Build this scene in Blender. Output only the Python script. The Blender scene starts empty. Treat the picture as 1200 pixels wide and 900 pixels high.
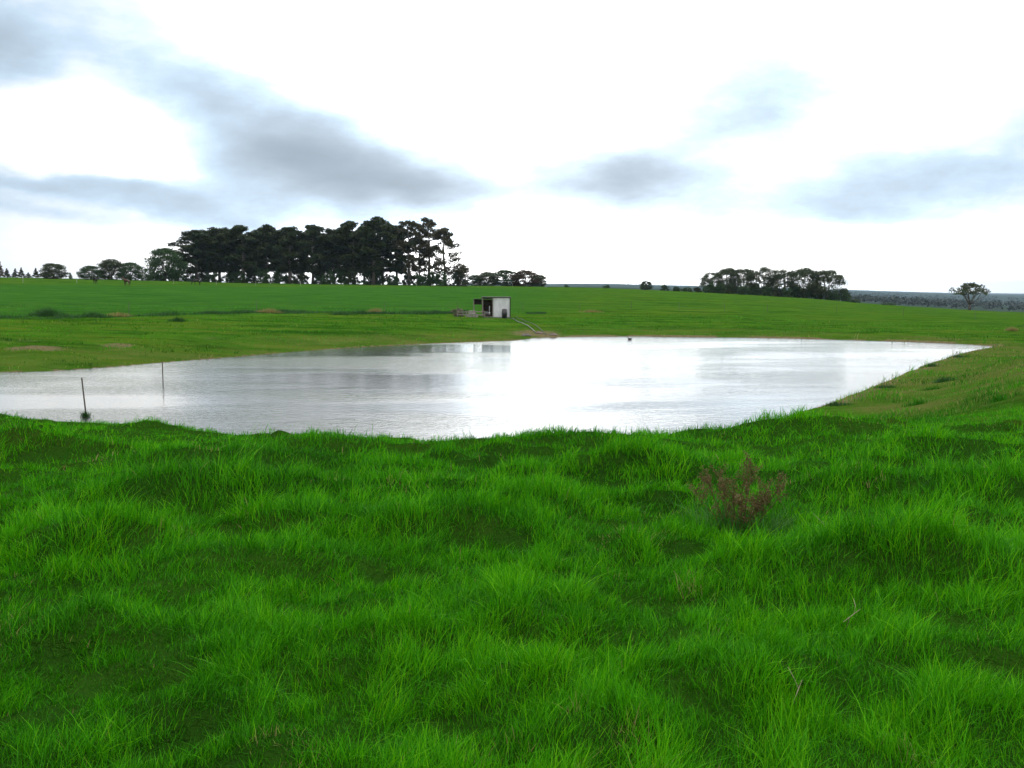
import bpy, math, random
import numpy as np
from mathutils import Vector, Matrix
random.seed(7)
rng = np.random.default_rng(7)
SC = bpy.context.scene
COL = SC.collection
R = math.radians

# ------------------------------------------------------------------ camera
W0, H0, F0, HORIZ = 1200.0, 900.0, 1150.0, 338.0
EYE = 4.0                                   # eye above the water level (z = 0)
PITCH = math.atan((H0 / 2 - HORIZ) / F0)
cam_d = bpy.data.cameras.new('camera')
cam_d.sensor_width = 36.0
cam_d.lens = F0 / W0 * 36.0
cam_d.clip_start = 0.05
cam_d.clip_end = 60000
cam = bpy.data.objects.new('camera', cam_d)
cam.location = (0, 0, EYE)
cam.rotation_euler = (math.pi / 2 - PITCH, 0, 0)
COL.objects.link(cam)
SC.camera = cam

def ray(px, py):
    """world direction seen at a photograph pixel, scaled to horizontal length 1 -> (azimuth, slope)"""
    u = (px - W0 / 2) / F0
    v = (H0 / 2 - py) / F0
    x = u
    y = math.cos(PITCH) + v * math.sin(PITCH)
    z = -math.sin(PITCH) + v * math.cos(PITCH)
    h = math.hypot(x, y)
    return math.atan2(x, y), z / h

# ------------------------------------------------------------------ light
SC.view_settings.view_transform = 'Standard'
SC.view_settings.look = 'None'
SC.view_settings.exposure = 0.0
SC.view_settings.gamma = 1.0
SC.view_settings.use_curve_mapping = False
SUN_AZ, SUN_T = ray(665, 150)
SUN_EL = math.atan(SUN_T)
world = bpy.data.worlds.new('World')
SC.world = world
world.use_nodes = True
NT = world.node_tree
NT.nodes.clear()

class N:
    """tiny node-graph helper"""
    def __init__(s, nt): s.nt = nt
    def new(s, t, **kw):
        n = s.nt.nodes.new(t)
        for k, v in kw.items(): setattr(n, k, v)
        return n
    def put(s, sock, v):
        if hasattr(v, 'is_linked') or isinstance(v, bpy.types.NodeSocket): s.nt.links.new(v, sock)
        else: sock.default_value = v
    def m(s, op, a, b=None, c=None, clamp=False):
        n = s.new('ShaderNodeMath', operation=op, use_clamp=clamp)
        s.put(n.inputs[0], a)
        if b is not None: s.put(n.inputs[1], b)
        if c is not None: s.put(n.inputs[2], c)
        return n.outputs[0]
    def noise(s, vec, scale, detail=4, rough=0.55, dist=0.0):
        n = s.new('ShaderNodeTexNoise')
        if vec is not None: s.nt.links.new(vec, n.inputs['Vector'])
        n.inputs['Scale'].default_value = scale
        n.inputs['Detail'].default_value = detail
        n.inputs['Roughness'].default_value = rough
        n.inputs['Distortion'].default_value = dist
        return n.outputs['Fac']
    def mapr(s, v, a, b, c=0.0, d=1.0, smooth=True):
        n = s.new('ShaderNodeMapRange', interpolation_type='SMOOTHSTEP' if smooth else 'LINEAR')
        s.put(n.inputs[0], v)
        for i, q in enumerate((a, b, c, d)): s.put(n.inputs[i + 1], q)
        return n.outputs[0]
    def mix(s, f, a, b):
        n = s.new('ShaderNodeMix', data_type='RGBA')
        s.put(n.inputs[0], f)
        s.put(n.inputs[6], a if not isinstance(a, tuple) else (*a, 1.0)[:4])
        s.put(n.inputs[7], b if not isinstance(b, tuple) else (*b, 1.0)[:4])
        return n.outputs[2]
    def scalev(s, vec, sx, sy, sz):
        n = s.new('ShaderNodeVectorMath', operation='MULTIPLY')
        s.put(n.inputs[0], vec); n.inputs[1].default_value = (sx, sy, sz)
        return n.outputs[0]

def build_sky():
    g = N(NT)
    tc = g.new('ShaderNodeTexCoord').outputs['Generated']
    nrm = g.new('ShaderNodeVectorMath', operation='NORMALIZE'); g.put(nrm.inputs[0], tc)
    sep = g.new('ShaderNodeSeparateXYZ'); g.put(sep.inputs[0], nrm.outputs[0])
    x, y, z = sep.outputs
    az = g.m('ARCTAN2', x, y)
    el = g.m('ARCSINE', z)
    wv = g.scalev(nrm.outputs[0], 1, 1, 2.6)
    n1 = g.m('SUBTRACT', g.noise(wv, 4.0, 5, 0.55), 0.5)
    wv2 = g.scalev(nrm.outputs[0], 1.1, 0.9, 2.9)
    n2 = g.m('SUBTRACT', g.noise(wv2, 6.5, 5, 0.55), 0.5)
    azw = g.m('MULTIPLY_ADD', n1, 0.09, az)
    elw = g.m('MULTIPLY_ADD', n2, 0.05, el)
    def blob(px, py, rx, ry, rot, st):
        a0, t0 = ray(px, py); e0 = math.atan(t0)
        k = 1.0 / F0
        c, s_ = math.cos(R(rot)), math.sin(R(rot))
        da = g.m('SUBTRACT', azw, a0); de = g.m('SUBTRACT', elw, e0)
        # rot > 0 : the blob's long axis falls towards the right
        u = g.m('SUBTRACT', g.m('MULTIPLY', da, c / (rx * k)), g.m('MULTIPLY', de, s_ / (rx * k)))
        v = g.m('ADD', g.m('MULTIPLY', da, s_ / (ry * k)), g.m('MULTIPLY', de, c / (ry * k)))
        r2 = g.m('ADD', g.m('MULTIPLY', u, u), g.m('MULTIPLY', v, v))
        return g.m('MULTIPLY', g.m('EXPONENT', g.m('MULTIPLY', r2, -1.0)), st)
    dark = None
    for b in [(405, 200, 135, 35, 8, 1.1), (505, 222, 66, 18, 0, .4), (345, 152, 118, 34, 22, .40), (240, 104, 100, 26, 28, .20), (130, 62, 80, 22, 22, .12),
              (2, 62, 44, 28, 0, .55), (195, 241, 100, 13, 6, .46), (60, 214, 100, 8, 3, .32), (270, 222, 75, 30, 0, .28), (55, 252, 90, 8, 8, .2),
              (722, 211, 92, 24, 0, 1.05), (880, 118, 105, 42, -15, .5), (790, 160, 100, 24, -10, .2), (1085, 214, 118, 28, -2, .38),
              (930, 236, 125, 26, 0, .42), (750, 255, 80, 8, 0, .18), (975, 175, 90, 18, 10, .12),
              (-60, -400, 450, 140, 0, 1.0), (-560, -100, 220, 170, 0, .8), (1350, -330, 300, 140, 0, .6), (-430, 150, 200, 60, 10, .6), (1500, 90, 200, 60, -10, .5)]:  # clouds out of view; the left ones are added to darken the water's reflection
        b = (b[0], b[1], b[2] * 1.12, b[3] * 1.3, b[4], b[5])
        q = blob(*b)
        dark = q if dark is None else g.m('ADD', dark, q)
    dark = g.m('SUBTRACT', dark, blob(110, 160, 120, 38, 12, .4))
    big = g.mapr(g.noise(wv, 1.7, 5, 0.5), .47, .72)
    high = g.mapr(el, R(20), R(34))
    dark = g.m('ADD', dark, g.m('MULTIPLY', g.m('MULTIPLY', big, high), .7))
    fine = g.noise(g.scalev(nrm.outputs[0], 1, 1, 3.5), 9.0, 6, 0.55)
    dark = g.m('MULTIPLY', dark, g.mapr(fine, .25, .75, .78, 1.2, False))
    wisp = g.noise(g.scalev(nrm.outputs[0], 1, 1, 2.2), 22.0, 5, .6)
    dark = g.m('MAXIMUM', g.m('ADD', dark, g.m('MULTIPLY', g.m('SUBTRACT', wisp, .5), g.mapr(dark, .02, .4, .05, .42))), 0.0)
    # brightness of the cloud deck round the hidden sun
    d0 = Vector((math.sin(SUN_AZ) * math.cos(SUN_EL), math.cos(SUN_AZ) * math.cos(SUN_EL), math.sin(SUN_EL)))
    dt = g.new('ShaderNodeVectorMath', operation='DOT_PRODUCT'); g.put(dt.inputs[0], nrm.outputs[0]); dt.inputs[1].default_value = d0
    ang = g.m('ARCCOSINE', g.m('MINIMUM', dt.outputs['Value'], 0.9999))
    glow = g.m('EXPONENT', g.m('MULTIPLY', g.m('MULTIPLY', ang, ang), -1 / (0.27 ** 2)))
    wide = g.m('EXPONENT', g.m('MULTIPLY', ang, -1 / 0.9))
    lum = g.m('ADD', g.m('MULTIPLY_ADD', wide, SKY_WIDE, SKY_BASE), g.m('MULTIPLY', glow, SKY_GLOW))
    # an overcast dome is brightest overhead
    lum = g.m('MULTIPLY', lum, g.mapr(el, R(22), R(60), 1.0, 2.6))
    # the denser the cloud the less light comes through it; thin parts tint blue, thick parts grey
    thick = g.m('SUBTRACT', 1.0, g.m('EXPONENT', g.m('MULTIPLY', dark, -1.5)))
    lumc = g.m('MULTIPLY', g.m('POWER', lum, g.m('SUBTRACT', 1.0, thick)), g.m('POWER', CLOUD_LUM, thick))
    tint = g.mix(g.mapr(dark, 0, .35, 0, 1, False), (1.0, .99, .975), (.74, .93, 1.12))
    tint = g.mix(g.mapr(dark, .45, 1.0), tint, (.77, .93, 1.10))
    col_ = g.new('ShaderNodeVectorMath', operation='SCALE'); g.put(col_.inputs[0], tint); g.put(col_.inputs[3], lumc)
    col = col_.outputs[0]
    sky = g.new('ShaderNodeTexSky', sky_type='NISHITA', sun_disc=False, sun_elevation=SUN_EL, sun_rotation=SUN_AZ,
                altitude=100, air_density=1.0, dust_density=2.0, ozone_density=1.0)
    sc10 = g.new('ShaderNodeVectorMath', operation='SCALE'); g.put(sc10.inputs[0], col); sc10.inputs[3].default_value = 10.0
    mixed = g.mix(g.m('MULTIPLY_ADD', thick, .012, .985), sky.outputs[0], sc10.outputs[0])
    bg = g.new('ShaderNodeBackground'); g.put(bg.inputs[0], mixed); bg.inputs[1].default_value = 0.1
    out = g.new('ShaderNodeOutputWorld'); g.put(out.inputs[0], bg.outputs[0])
SKY_BASE, SKY_WIDE, SKY_GLOW, CLOUD_LUM = 1.00, .42, 4.0, .43
build_sky()
world.cycles.sampling_method = 'MANUAL'
world.cycles.sample_map_resolution = 1024

sun_d = bpy.data.lights.new('sun', 'SUN')
sun_d.energy = .9
sun_d.angle = R(90)
sun_d.color = (1.0, .95, .86)
sun = bpy.data.objects.new('sun', sun_d)
COL.objects.link(sun)
sdir = Vector((math.sin(SUN_AZ) * math.cos(SUN_EL), math.cos(SUN_AZ) * math.cos(SUN_EL), math.sin(SUN_EL)))
sun.rotation_euler = (-sdir).to_track_quat('-Z', 'Y').to_euler()
SC.cycles.max_bounces = 6
SC.cycles.volume_bounces = 0
SC.cycles.transparent_max_bounces = 4

# ------------------------------------------------------------------ helpers
def material(name):
    mt = bpy.data.materials.new(name)
    mt.use_nodes = True
    mt.node_tree.nodes.clear()
    return mt, N(mt.node_tree)

def finish(g, shader, mt, disp=None):
    out = g.new('ShaderNodeOutputMaterial')
    g.put(out.inputs[0], shader)
    if disp is not None: g.put(out.inputs['Displacement'], disp)
    return mt

def principled(g, color, rough=.8, spec=.3, normal=None, metal=0.0):
    p = g.new('ShaderNodeBsdfPrincipled')
    g.put(p.inputs['Base Color'], color if not isinstance(color, tuple) else (*color, 1.0)[:4])
    g.put(p.inputs['Roughness'], rough)
    p.inputs['Specular IOR Level'].default_value = spec
    p.inputs['Metallic'].default_value = metal
    if normal is not None: g.put(p.inputs['Normal'], normal)
    return p.outputs[0]

def plain(name, a, b, scale=8.0, rough=.75, spec=.25, bump=.3, stretch=(1, 1, 1), metal=0.0):
    mt, g = material(name)
    oc = g.new('ShaderNodeTexCoord').outputs['Object']
    v = g.scalev(oc, *stretch)
    n = g.noise(v, scale, 6, .6)
    col = g.mix(g.mapr(n, .3, .7), a, b)
    bp = g.new('ShaderNodeBump'); bp.inputs['Strength'].default_value = bump; bp.inputs['Distance'].default_value = .02
    g.put(bp.inputs['Height'], n)
    return finish(g, principled(g, col, rough, spec, bp.outputs[0], metal), mt)

def leafy(name, a, b, c, trans=.35, rough=.55, rscale=1.0):
    """foliage: per-face random tone, some light passing through"""
    mt, g = material(name)
    at = g.new('ShaderNodeAttribute', attribute_name='tone').outputs['Fac']
    col = g.mix(g.mapr(at, 0.0, .6, 0, 1, False), a, b)
    col = g.mix(g.mapr(at, .75, 1.0, 0, 1, False), col, c)
    p = principled(g, col, rough, .25)
    t = g.new('ShaderNodeBsdfTranslucent'); g.put(t.inputs[0], col)
    mx = g.new('ShaderNodeMixShader'); mx.inputs[0].default_value = trans
    g.put(mx.inputs[1], p); g.put(mx.inputs[2], t.outputs[0])
    return finish(g, mx.outputs[0], mt)

def mesh_np(name, verts, faces_flat, loop_tot, mat=None, tone=None, smooth=False):
    me = bpy.data.meshes.new(name)
    verts = np.asarray(verts, dtype=np.float32)
    faces_flat = np.asarray(faces_flat, dtype=np.int32)
    loop_tot = np.asarray(loop_tot, dtype=np.int32)
    me.vertices.add(len(verts)); me.vertices.foreach_set('co', verts.ravel())
    me.loops.add(len(faces_flat)); me.loops.foreach_set('vertex_index', faces_flat)
    me.polygons.add(len(loop_tot))
    st = np.concatenate(([0], np.cumsum(loop_tot)[:-1])).astype(np.int32)
    me.polygons.foreach_set('loop_start', st)
    me.polygons.foreach_set('use_smooth', np.full(len(loop_tot), smooth, dtype=bool))
    me.update(calc_edges=True)
    if tone is not None:
        a = me.attributes.new('tone', 'FLOAT', 'POINT')
        a.data.foreach_set('value', np.asarray(tone, dtype=np.float32))
    if mat is not None: me.materials.append(mat)
    return me

def link(name, me, parent=None, loc=None):
    o = bpy.data.objects.new(name, me)
    COL.objects.link(o)
    if parent is not None: o.parent = parent
    if loc is not None: o.location = loc
    return o

def tag(o, label=None, cat=None, group=None, kind=None):
    if label: o['label'] = label
    if cat: o['category'] = cat
    if group: o['group'] = group
    if kind: o['kind'] = kind
    return o

def empty(name, loc, rz=0.0):
    o = bpy.data.objects.new(name, None)
    o.empty_display_size = .2
    o.location = loc; o.rotation_euler = (0, 0, rz)
    COL.objects.link(o)
    return o

class MB:
    """collects simple shapes into one mesh"""
    def __init__(s): s.v = []; s.f = []
    def add(s, vs, fs):
        o = len(s.v); s.v += [tuple(p) for p in vs]; s.f += [tuple(i + o for i in f) for f in fs]
    def box(s, c, d, rot=None, taper=1.0):
        x, y, z = (q / 2 for q in d)
        vs = [Vector((sx * x * (taper if sz > 0 else 1), sy * y * (taper if sz > 0 else 1), sz * z)) for sz in (-1, 1) for sy in (-1, 1) for sx in (-1, 1)]
        if rot is not None: vs = [rot @ p for p in vs]
        vs = [p + Vector(c) for p in vs]
        s.add(vs, [(0, 2, 3, 1), (4, 5, 7, 6), (0, 1, 5, 4), (2, 6, 7, 3), (0, 4, 6, 2), (1, 3, 7, 5)])
    def tube(s, pts, rad, n=8, cap=True):
        pts = [Vector(p) for p in pts]
        rad = rad if isinstance(rad, (list, tuple)) else [rad] * len(pts)
        rings = []
        for i, p in enumerate(pts):
            t = (pts[min(i + 1, len(pts) - 1)] - pts[max(i - 1, 0)])
            t = t.normalized() if t.length > 1e-9 else Vector((0, 0, 1))
            up = Vector((0, 0, 1)) if abs(t.z) < .9 else Vector((1, 0, 0))
            a = t.cross(up).normalized(); b = t.cross(a).normalized()
            rings.append([p + (a * math.cos(2 * math.pi * k / n) + b * math.sin(2 * math.pi * k / n)) * rad[i] for k in range(n)])
        vs = [q for r in rings for q in r]
        fs = []
        for i in range(len(pts) - 1):
            for k in range(n):
                k2 = (k + 1) % n
                fs.append((i * n + k, i * n + k2, (i + 1) * n + k2, (i + 1) * n + k))
        if cap:
            fs.append(tuple(range(n))[::-1]); fs.append(tuple((len(pts) - 1) * n + k for k in range(n)))
        s.add(vs, fs)
    def mesh(s, name, mat, smooth=False):
        me = bpy.data.meshes.new(name)
        me.from_pydata(s.v, [], s.f)
        me.validate(); me.update()
        if smooth:
            me.polygons.foreach_set('use_smooth', [True] * len(me.polygons))
        if mat: me.materials.append(mat)
        return me
    def build(s, name, mat, parent=None, smooth=False):
        return link(name, s.mesh(name, mat, smooth), parent)

# the materials of plants, timber and iron
M_BARK = plain('bark', (.08, .07, .06), (.17, .15, .125), 3, .9, .1, .6, (3, 3, .6))
M_BARK_PALE = plain('pale_bark', (.14, .12, .10), (.26, .23, .19), 3, .85, .1, .5, (3, 3, .6))
M_PINE = leafy('pine_needles', (.016, .027, .008), (.03, .045, .012), (.06, .07, .022), .12, .7)
M_PINE_BROWN = leafy('thin_pine_needles', (.04, .045, .018), (.07, .06, .028), (.10, .09, .04), .2, .7)
M_GUM = leafy('gum_leaves', (.028, .045, .018), (.055, .075, .026), (.12, .12, .05), .3)
M_FOREST = leafy('eucalypt_bush', (.028, .045, .036), (.045, .062, .05), (.065, .08, .06), .1)
M_BUSH = leafy('bush_leaves', (.018, .05, .014), (.035, .08, .02), (.08, .12, .03), .25)
M_RED = leafy('russet_leaves', (.05, .035, .02), (.085, .055, .03), (.12, .09, .045), .3)
M_RUSH = leafy('rushes', (.016, .07, .010), (.03, .10, .014), (.06, .13, .02), .25)
M_DRY = leafy('dry_grass', (.20, .16, .05), (.30, .22, .08), (.26, .30, .07), .3)
M_DEAD = leafy('dead_stalks', (.095, .068, .024), (.15, .11, .045), (.24, .19, .09), .2, .8)
M_DOCK = leafy('dock_leaves', (.02, .10, .012), (.04, .17, .015), (.07, .2, .02), .3)
M_TWIG = plain('dry_twig', (.20, .18, .10), (.32, .28, .18), 30, .8, .1, .2)
M_PETAL = plain('petal', (.75, .72, .6), (.85, .82, .7), 20, .7, .2, .1)
M_WHITE = plain('white_iron', (.62, .62, .64), (.80, .80, .82), 2.5, .45, .4, .15, (1, 1, .4))
M_IRON = plain('grey_iron', (.22, .22, .23), (.36, .35, .34), 3, .5, .4, .2)
M_RUST = plain('rusty_iron', (.10, .07, .055), (.17, .13, .11), 4, .7, .2, .3)
M_DARK = plain('dark_timber', (.03, .026, .024), (.06, .05, .045), 5, .85, .1, .3)
M_WOOD = plain('weathered_wood', (.16, .14, .12), (.30, .27, .23), 6, .85, .1, .4, (4, 4, .5))
M_BLACK = plain('black_poly', (.02, .02, .022), (.04, .04, .042), 8, .4, .4, .1)
M_CONC = plain('concrete', (.25, .24, .22), (.38, .36, .33), 5, .9, .1, .4)
M_POSTG2 = plain('grey_pipe', (.07, .065, .05), (.12, .11, .09), 6, .7, .2, .1)
M_POSTG = plain('grey_post', (.07, .065, .055), (.13, .12, .10), 6, .8, .1, .3)
M_WIRE = plain('wire', (.06, .06, .05), (.10, .10, .09), 6, .7, .1, 0)
M_WPOST = plain('pale_post', (.25, .25, .22), (.4, .4, .36), 6, .7, .2, .1)
M_HORSE = plain('bay_coat', (.05, .024, .013), (.08, .04, .02), 3, .6, .2, .1)
M_DHORSE = plain('dark_coat', (.022, .018, .015), (.04, .03, .025), 3, .6, .2, .1)
M_MANE = plain('mane', (.015, .012, .01), (.03, .025, .02), 12, .8, .1, .2)

def hash2(ix, iy, seed):
    h = (ix.astype(np.int64) * 374761393 + iy.astype(np.int64) * 668265263 + seed * 974711) & 0xffffffff
    h = ((h ^ (h >> 13)) * 1274126177) & 0xffffffff
    h = h ^ (h >> 16)
    return (h & 0xffff) / 65535.0
def vnoise(x, y, seed=0):
    ix = np.floor(x); iy = np.floor(y)
    fx = x - ix; fy = y - iy
    fx = fx * fx * (3 - 2 * fx); fy = fy * fy * (3 - 2 * fy)
    a = hash2(ix, iy, seed); b = hash2(ix + 1, iy, seed); c = hash2(ix, iy + 1, seed); d = hash2(ix + 1, iy + 1, seed)
    return (a + (b - a) * fx) * (1 - fy) + (c + (d - c) * fx) * fy
def fbm(x, y, seed=0, oct=4):
    s = 0; a = .5; t = 0
    for i in range(oct):
        s = s + a * vnoise(x * 2 ** i, y * 2 ** i, seed + i * 17); t += a; a *= .5
    return s / t
def sstep(x, a, b):
    t = np.clip((x - a) / (b - a), 0, 1)
    return t * t * (3 - 2 * t)

# ------------------------------------------------------------------ terrain heights
# columns: for a bearing (photograph column) the land's height at each distance; 'y' entries are where the land is seen
def Y(px, d, y): return (d, EYE + ray(px, y)[1] * d)
PROF = {}
def prof(px, near, far):
    PROF[px] = [(0.3, 2.4)] + near + [Y(px, d, y) for d, y in far]
prof(-600, [(14, 2.4), (17, 2.3), (24, 2.0), (40, 1.5), (60, 1.3), (90, 1.6)], [(150, 350), (230, 331), (285, 322), (420, 326), (900, 330), (2500, 333), (9000, 334)])
prof(0, [(13.4, 2.4), (15, 2.3), (18, 1.7), (23, .8), (30, .6), (50, .6), (62, .8)], [(90, 374), (150, 351), (220, 335), (275, 324), (420, 327), (900, 329), (2500, 331), (9000, 333)])
prof(150, [(11.6, 2.4), (13.2, 2.3), (16, 1.6), (20, .7), (30, .6), (55, .6), (68, .8)], [(92, 373), (150, 351), (220, 337), (278, 327), (420, 330), (900, 332), (2500, 333), (9000, 334)])
prof(300, [(10.3, 2.4), (11.7, 2.3), (15, 1.5), (19, .6), (30, .6), (62, .6), (75, .8)], [(98, 368), (150, 352), (220, 340), (300, 331), (420, 333), (900, 335), (2500, 335), (9000, 335)])
prof(450, [(9.4, 2.4), (10.8, 2.3), (14, 1.4), (18, .6), (30, .6), (68, .6), (80, .7)], [(103, 369), (150, 354), (220, 341), (310, 333), (420, 334.5), (900, 336), (2500, 336), (9000, 336)])
prof(600, [(9.3, 2.4), (10.7, 2.3), (14, 1.3), (18, .5), (30, .6), (76, .5), (88, .62)], [(105, 373), (150, 356), (220, 344), (320, 335), (420, 336), (900, 337), (2500, 335), (6000, 333.5), (9000, 333)])
prof(700, [(9.5, 2.4), (10.9, 2.3), (14, 1.4), (18, .5), (30, .6), (80, .5), (90, .6)], [(108, 374), (150, 358), (220, 345), (320, 337), (420, 338), (900, 338), (2500, 336), (6000, 332.8), (9000, 332.5)])
prof(850, [(9.5, 2.4), (11, 2.3), (15, 1.5), (20, .5), (30, .6), (80, .5), (90, .6)], [(108, 377), (150, 362), (220, 351), (330, 343), (420, 344), (900, 344), (2500, 341), (6000, 336.5), (9000, 336)])
prof(900, [(10, 2.4), (11.8, 2.3), (16, 1.6), (22, .7), (30, .6), (80, .5), (90, .5)], [(108, 379), (150, 365), (220, 354), (330, 346), (420, 347), (900, 347), (2500, 344), (6000, 338), (9000, 337.5)])
prof(960, [(11.5, 2.4), (14, 2.0), (20, 1.3), (28, .7), (35, .6), (76, .5), (88, .4)], [(105, 382), (150, 368), (220, 357), (310, 350), (420, 351), (900, 352), (2500, 347), (6000, 339.5), (9000, 339)])
prof(1020, [(12, 2.4), (14, 2.1), (20, 1.45), (28, .95), (36, .6), (74, .5), (85, .4)], [(105, 383), (150, 371), (220, 361), (310, 356), (420, 357), (900, 358), (2500, 351), (6000, 341.5), (9000, 341)])
prof(1100, [(12, 2.4), (14, 2.1)], [(20, 484), (30, 455), (45, 430), (57, 417)]); PROF[1100] += [(66, .3)] + [Y(1100, d, y) for d, y in [(85, 395), (105, 386), (150, 375), (220, 366), (300, 361), (420, 363), (900, 363), (2500, 354), (6000, 344.6), (9000, 344)]]
prof(1200, [(12, 2.4), (14, 2.15)], [(20, 480), (30, 436), (42, 411), (52, 403)]); PROF[1200] += [(62, .35), (72, -.1)] + [Y(1200, d, y) for d, y in [(85, 397), (105, 388), (150, 378), (220, 371), (300, 366), (420, 369), (900, 369), (2500, 357), (6000, 346.2), (9000, 346)]]
prof(1700, [(12, 2.4), (20, 2.1), (35, 1.6), (50, .4), (80, -.6)], [(150, 380), (300, 368), (900, 369), (2500, 357), (6000, 346), (9000, 346)])
GD = np.concatenate((np.linspace(.3, 20, 120), np.exp(np.linspace(math.log(20.3), math.log(12000), 200))))
cols = sorted(PROF)
AZ = np.array([-math.pi, -1.6] + [ray(c, 400)[0] for c in cols] + [1.6, math.pi])
gen = [(.3, 2.4), (12, 2.4), (40, 2.0), (100, 1.5), (300, 0), (900, -6), (3000, 5), (9000, 20), (12000, 20)]
def onprof(p): p = sorted(p); return np.interp(GD, [q[0] for q in p], [q[1] for q in p])
TAB = np.array([onprof(gen)] * 2 + [onprof(PROF[c]) for c in cols] + [onprof(gen)] * 2)
AZF = np.linspace(-math.pi, math.pi, 1441)
TF = np.array([np.interp(AZF, AZ, TAB[:, j]) for j in range(len(GD))]).T          # (az, d)
def blur(a, n, axis):
    for _ in range(2):
        k = np.ones(2 * n + 1) / (2 * n + 1)
        pad = [(0, 0), (0, 0)]; pad[axis] = (n, n)
        a = np.apply_along_axis(lambda r: np.convolve(r, k, 'valid'), axis, np.pad(a, pad, mode='edge'))
    return a
TF = blur(TF, 4, 0)
TF = blur(TF, 2, 1)
def table_z(X, Yy):
    az = np.arctan2(X, Yy); d = np.clip(np.hypot(X, Yy), GD[0], GD[-1])
    ia = (az + math.pi) / (2 * math.pi) * 1440; i0 = np.clip(np.floor(ia).astype(int), 0, 1439); fa = ia - i0
    jd = np.interp(d, GD, np.arange(len(GD))); j0 = np.clip(np.floor(jd).astype(int), 0, len(GD) - 2); fd = jd - j0
    return (TF[i0, j0] * (1 - fa) * (1 - fd) + TF[i0 + 1, j0] * fa * (1 - fd) + TF[i0, j0 + 1] * (1 - fa) * fd + TF[i0 + 1, j0 + 1] * fa * fd)

def on_water(px, py):
    a, t = ray(px, py); d = -EYE / t
    return (math.sin(a) * d, math.cos(a) * d)
shore = [on_water(*p) for p in [(0, 436), (100, 432), (200, 424), (300, 416), (400, 408), (500, 403), (575, 400), (608, 398.5), (640, 395.2), (740, 394.2),
                                (820, 395), (900, 396.2), (1000, 398.5), (1080, 401), (1130, 403.3), (1163, 406.3), (1140, 411), (1118, 417), (1085, 428),
                                (1062, 437), (1040, 446), (1005, 460), (970, 473), (935, 484), (895, 499)]]
shore += [(4.5, 24.6), (0, 22.8), (-6, 22.4), (-13, 24.2), (-22, 28.5), (-34, 35), (-44, 41), (-46, 47), (-36, 47.5)]
def catmull(P, k=5):
    out = []
    n = len(P)
    for i in range(n):
        p0, p1, p2, p3 = (np.array(P[(i + j) % n]) for j in (-1, 0, 1, 2))
        for t in np.linspace(0, 1, k, endpoint=False):
            out.append(.5 * ((2 * p1) + (-p0 + p2) * t + (2 * p0 - 5 * p1 + 4 * p2 - p3) * t * t + (-p0 + 3 * p1 - 3 * p2 + p3) * t ** 3))
    return np.array(out)
POLY = catmull(shore)
def sdist(X, Yy):
    """signed distance to the waterline, positive on land"""
    res = np.full(X.shape, 99.0)
    near = np.hypot(X, Yy - 45) < 110
    x = X[near]; y = Yy[near]
    best = np.full(x.shape, 1e9); inside = np.zeros(x.shape, bool)
    for i in range(len(POLY)):
        ax, ay = POLY[i]; bx, by = POLY[(i + 1) % len(POLY)]
        dx, dy = bx - ax, by - ay
        t = np.clip(((x - ax) * dx + (y - ay) * dy) / (dx * dx + dy * dy + 1e-12), 0, 1)
        best = np.minimum(best, (x - ax - t * dx) ** 2 + (y - ay - t * dy) ** 2)
        c = ((ay > y) != (by > y)) & (x < (bx - ax) * (y - ay) / (by - ay + 1e-12) + ax)
        inside ^= c
    s = np.sqrt(best); s[inside] *= -1
    res[near] = s
    return res

# hummocks of the foreground turf (x, y, radius across, radius deep, height)
MOUNDS = []
def at_level(px, py, z):
    a, t = ray(px, py); d = (z - EYE) / t
    return (math.sin(a) * d, math.cos(a) * d)
for px, py, rx, ry, h in [(1030, 650, .95, .34, .26), (740, 540, .75, .35, .22), (230, 570, .9, .4, .22), (870, 775, .5, .26, .2), (1010, 560, .6, .35, .16), (330, 600, .5, .25, .14),
                          (1160, 570, .6, .45, .24), (90, 620, .6, .3, .16), (540, 600, .7, .3, .14), (560, 690, .6, .2, .14), (930, 495, 1.0, .5, .22),
                          (360, 640, .5, .2, .1), (250, 530, 1.0, .4, .16), (1120, 520, .8, .4, .18), (660, 505, 1.2, .5, .14), (380, 510, .9, .5, .12),
                          (120, 720, .5, .22, .14), (460, 730, .4, .2, .16), (640, 720, .4, .18, .12), (20, 520, .8, .5, .18), (700, 830, .4, .16, .16), (1130, 740, .4, .18, .16), (250, 800, .35, .14, .14)]:
    x, y = at_level(px, py, 2.55)
    MOUNDS.append((x, y, rx, ry, h * 1.15))
for _ in range(420):
    a = random.uniform(-1.2, 1.2); d = math.sqrt(random.uniform(2.2 ** 2, 15 ** 2))
    MOUNDS.append((math.sin(a) * d, math.cos(a) * d, random.uniform(.14, .5), random.uniform(.10, .26), random.uniform(.03, .13)))
def mounds(X, Yy):
    z = np.zeros(X.shape)
    d = np.hypot(X, Yy)
    sel = (d < 20) & (Yy > -6)
    x = X[sel]; y = Yy[sel]; s = np.zeros(x.shape)
    for mx, my, rx, ry, h in MOUNDS:
        w = (x - mx) ** 2 / rx ** 2 + ((y - my) / np.where(y < my, ry * .65, ry * 1.3)) ** 2
        s = np.maximum(s, h * np.exp(-w)) * .55 + (s + h * np.exp(-w)) * .45
    s *= .6 + .4 * sstep(np.hypot(x, y), 3.5, 7.5)
    s += .13 * (fbm(x * 2.6, y * 3.4, 5) - .5) + .08 * (fbm(x * .6, y * .9, 9) - .5)
    z[sel] = s * (1 - sstep(d[sel], 14, 19))
    return z
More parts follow.
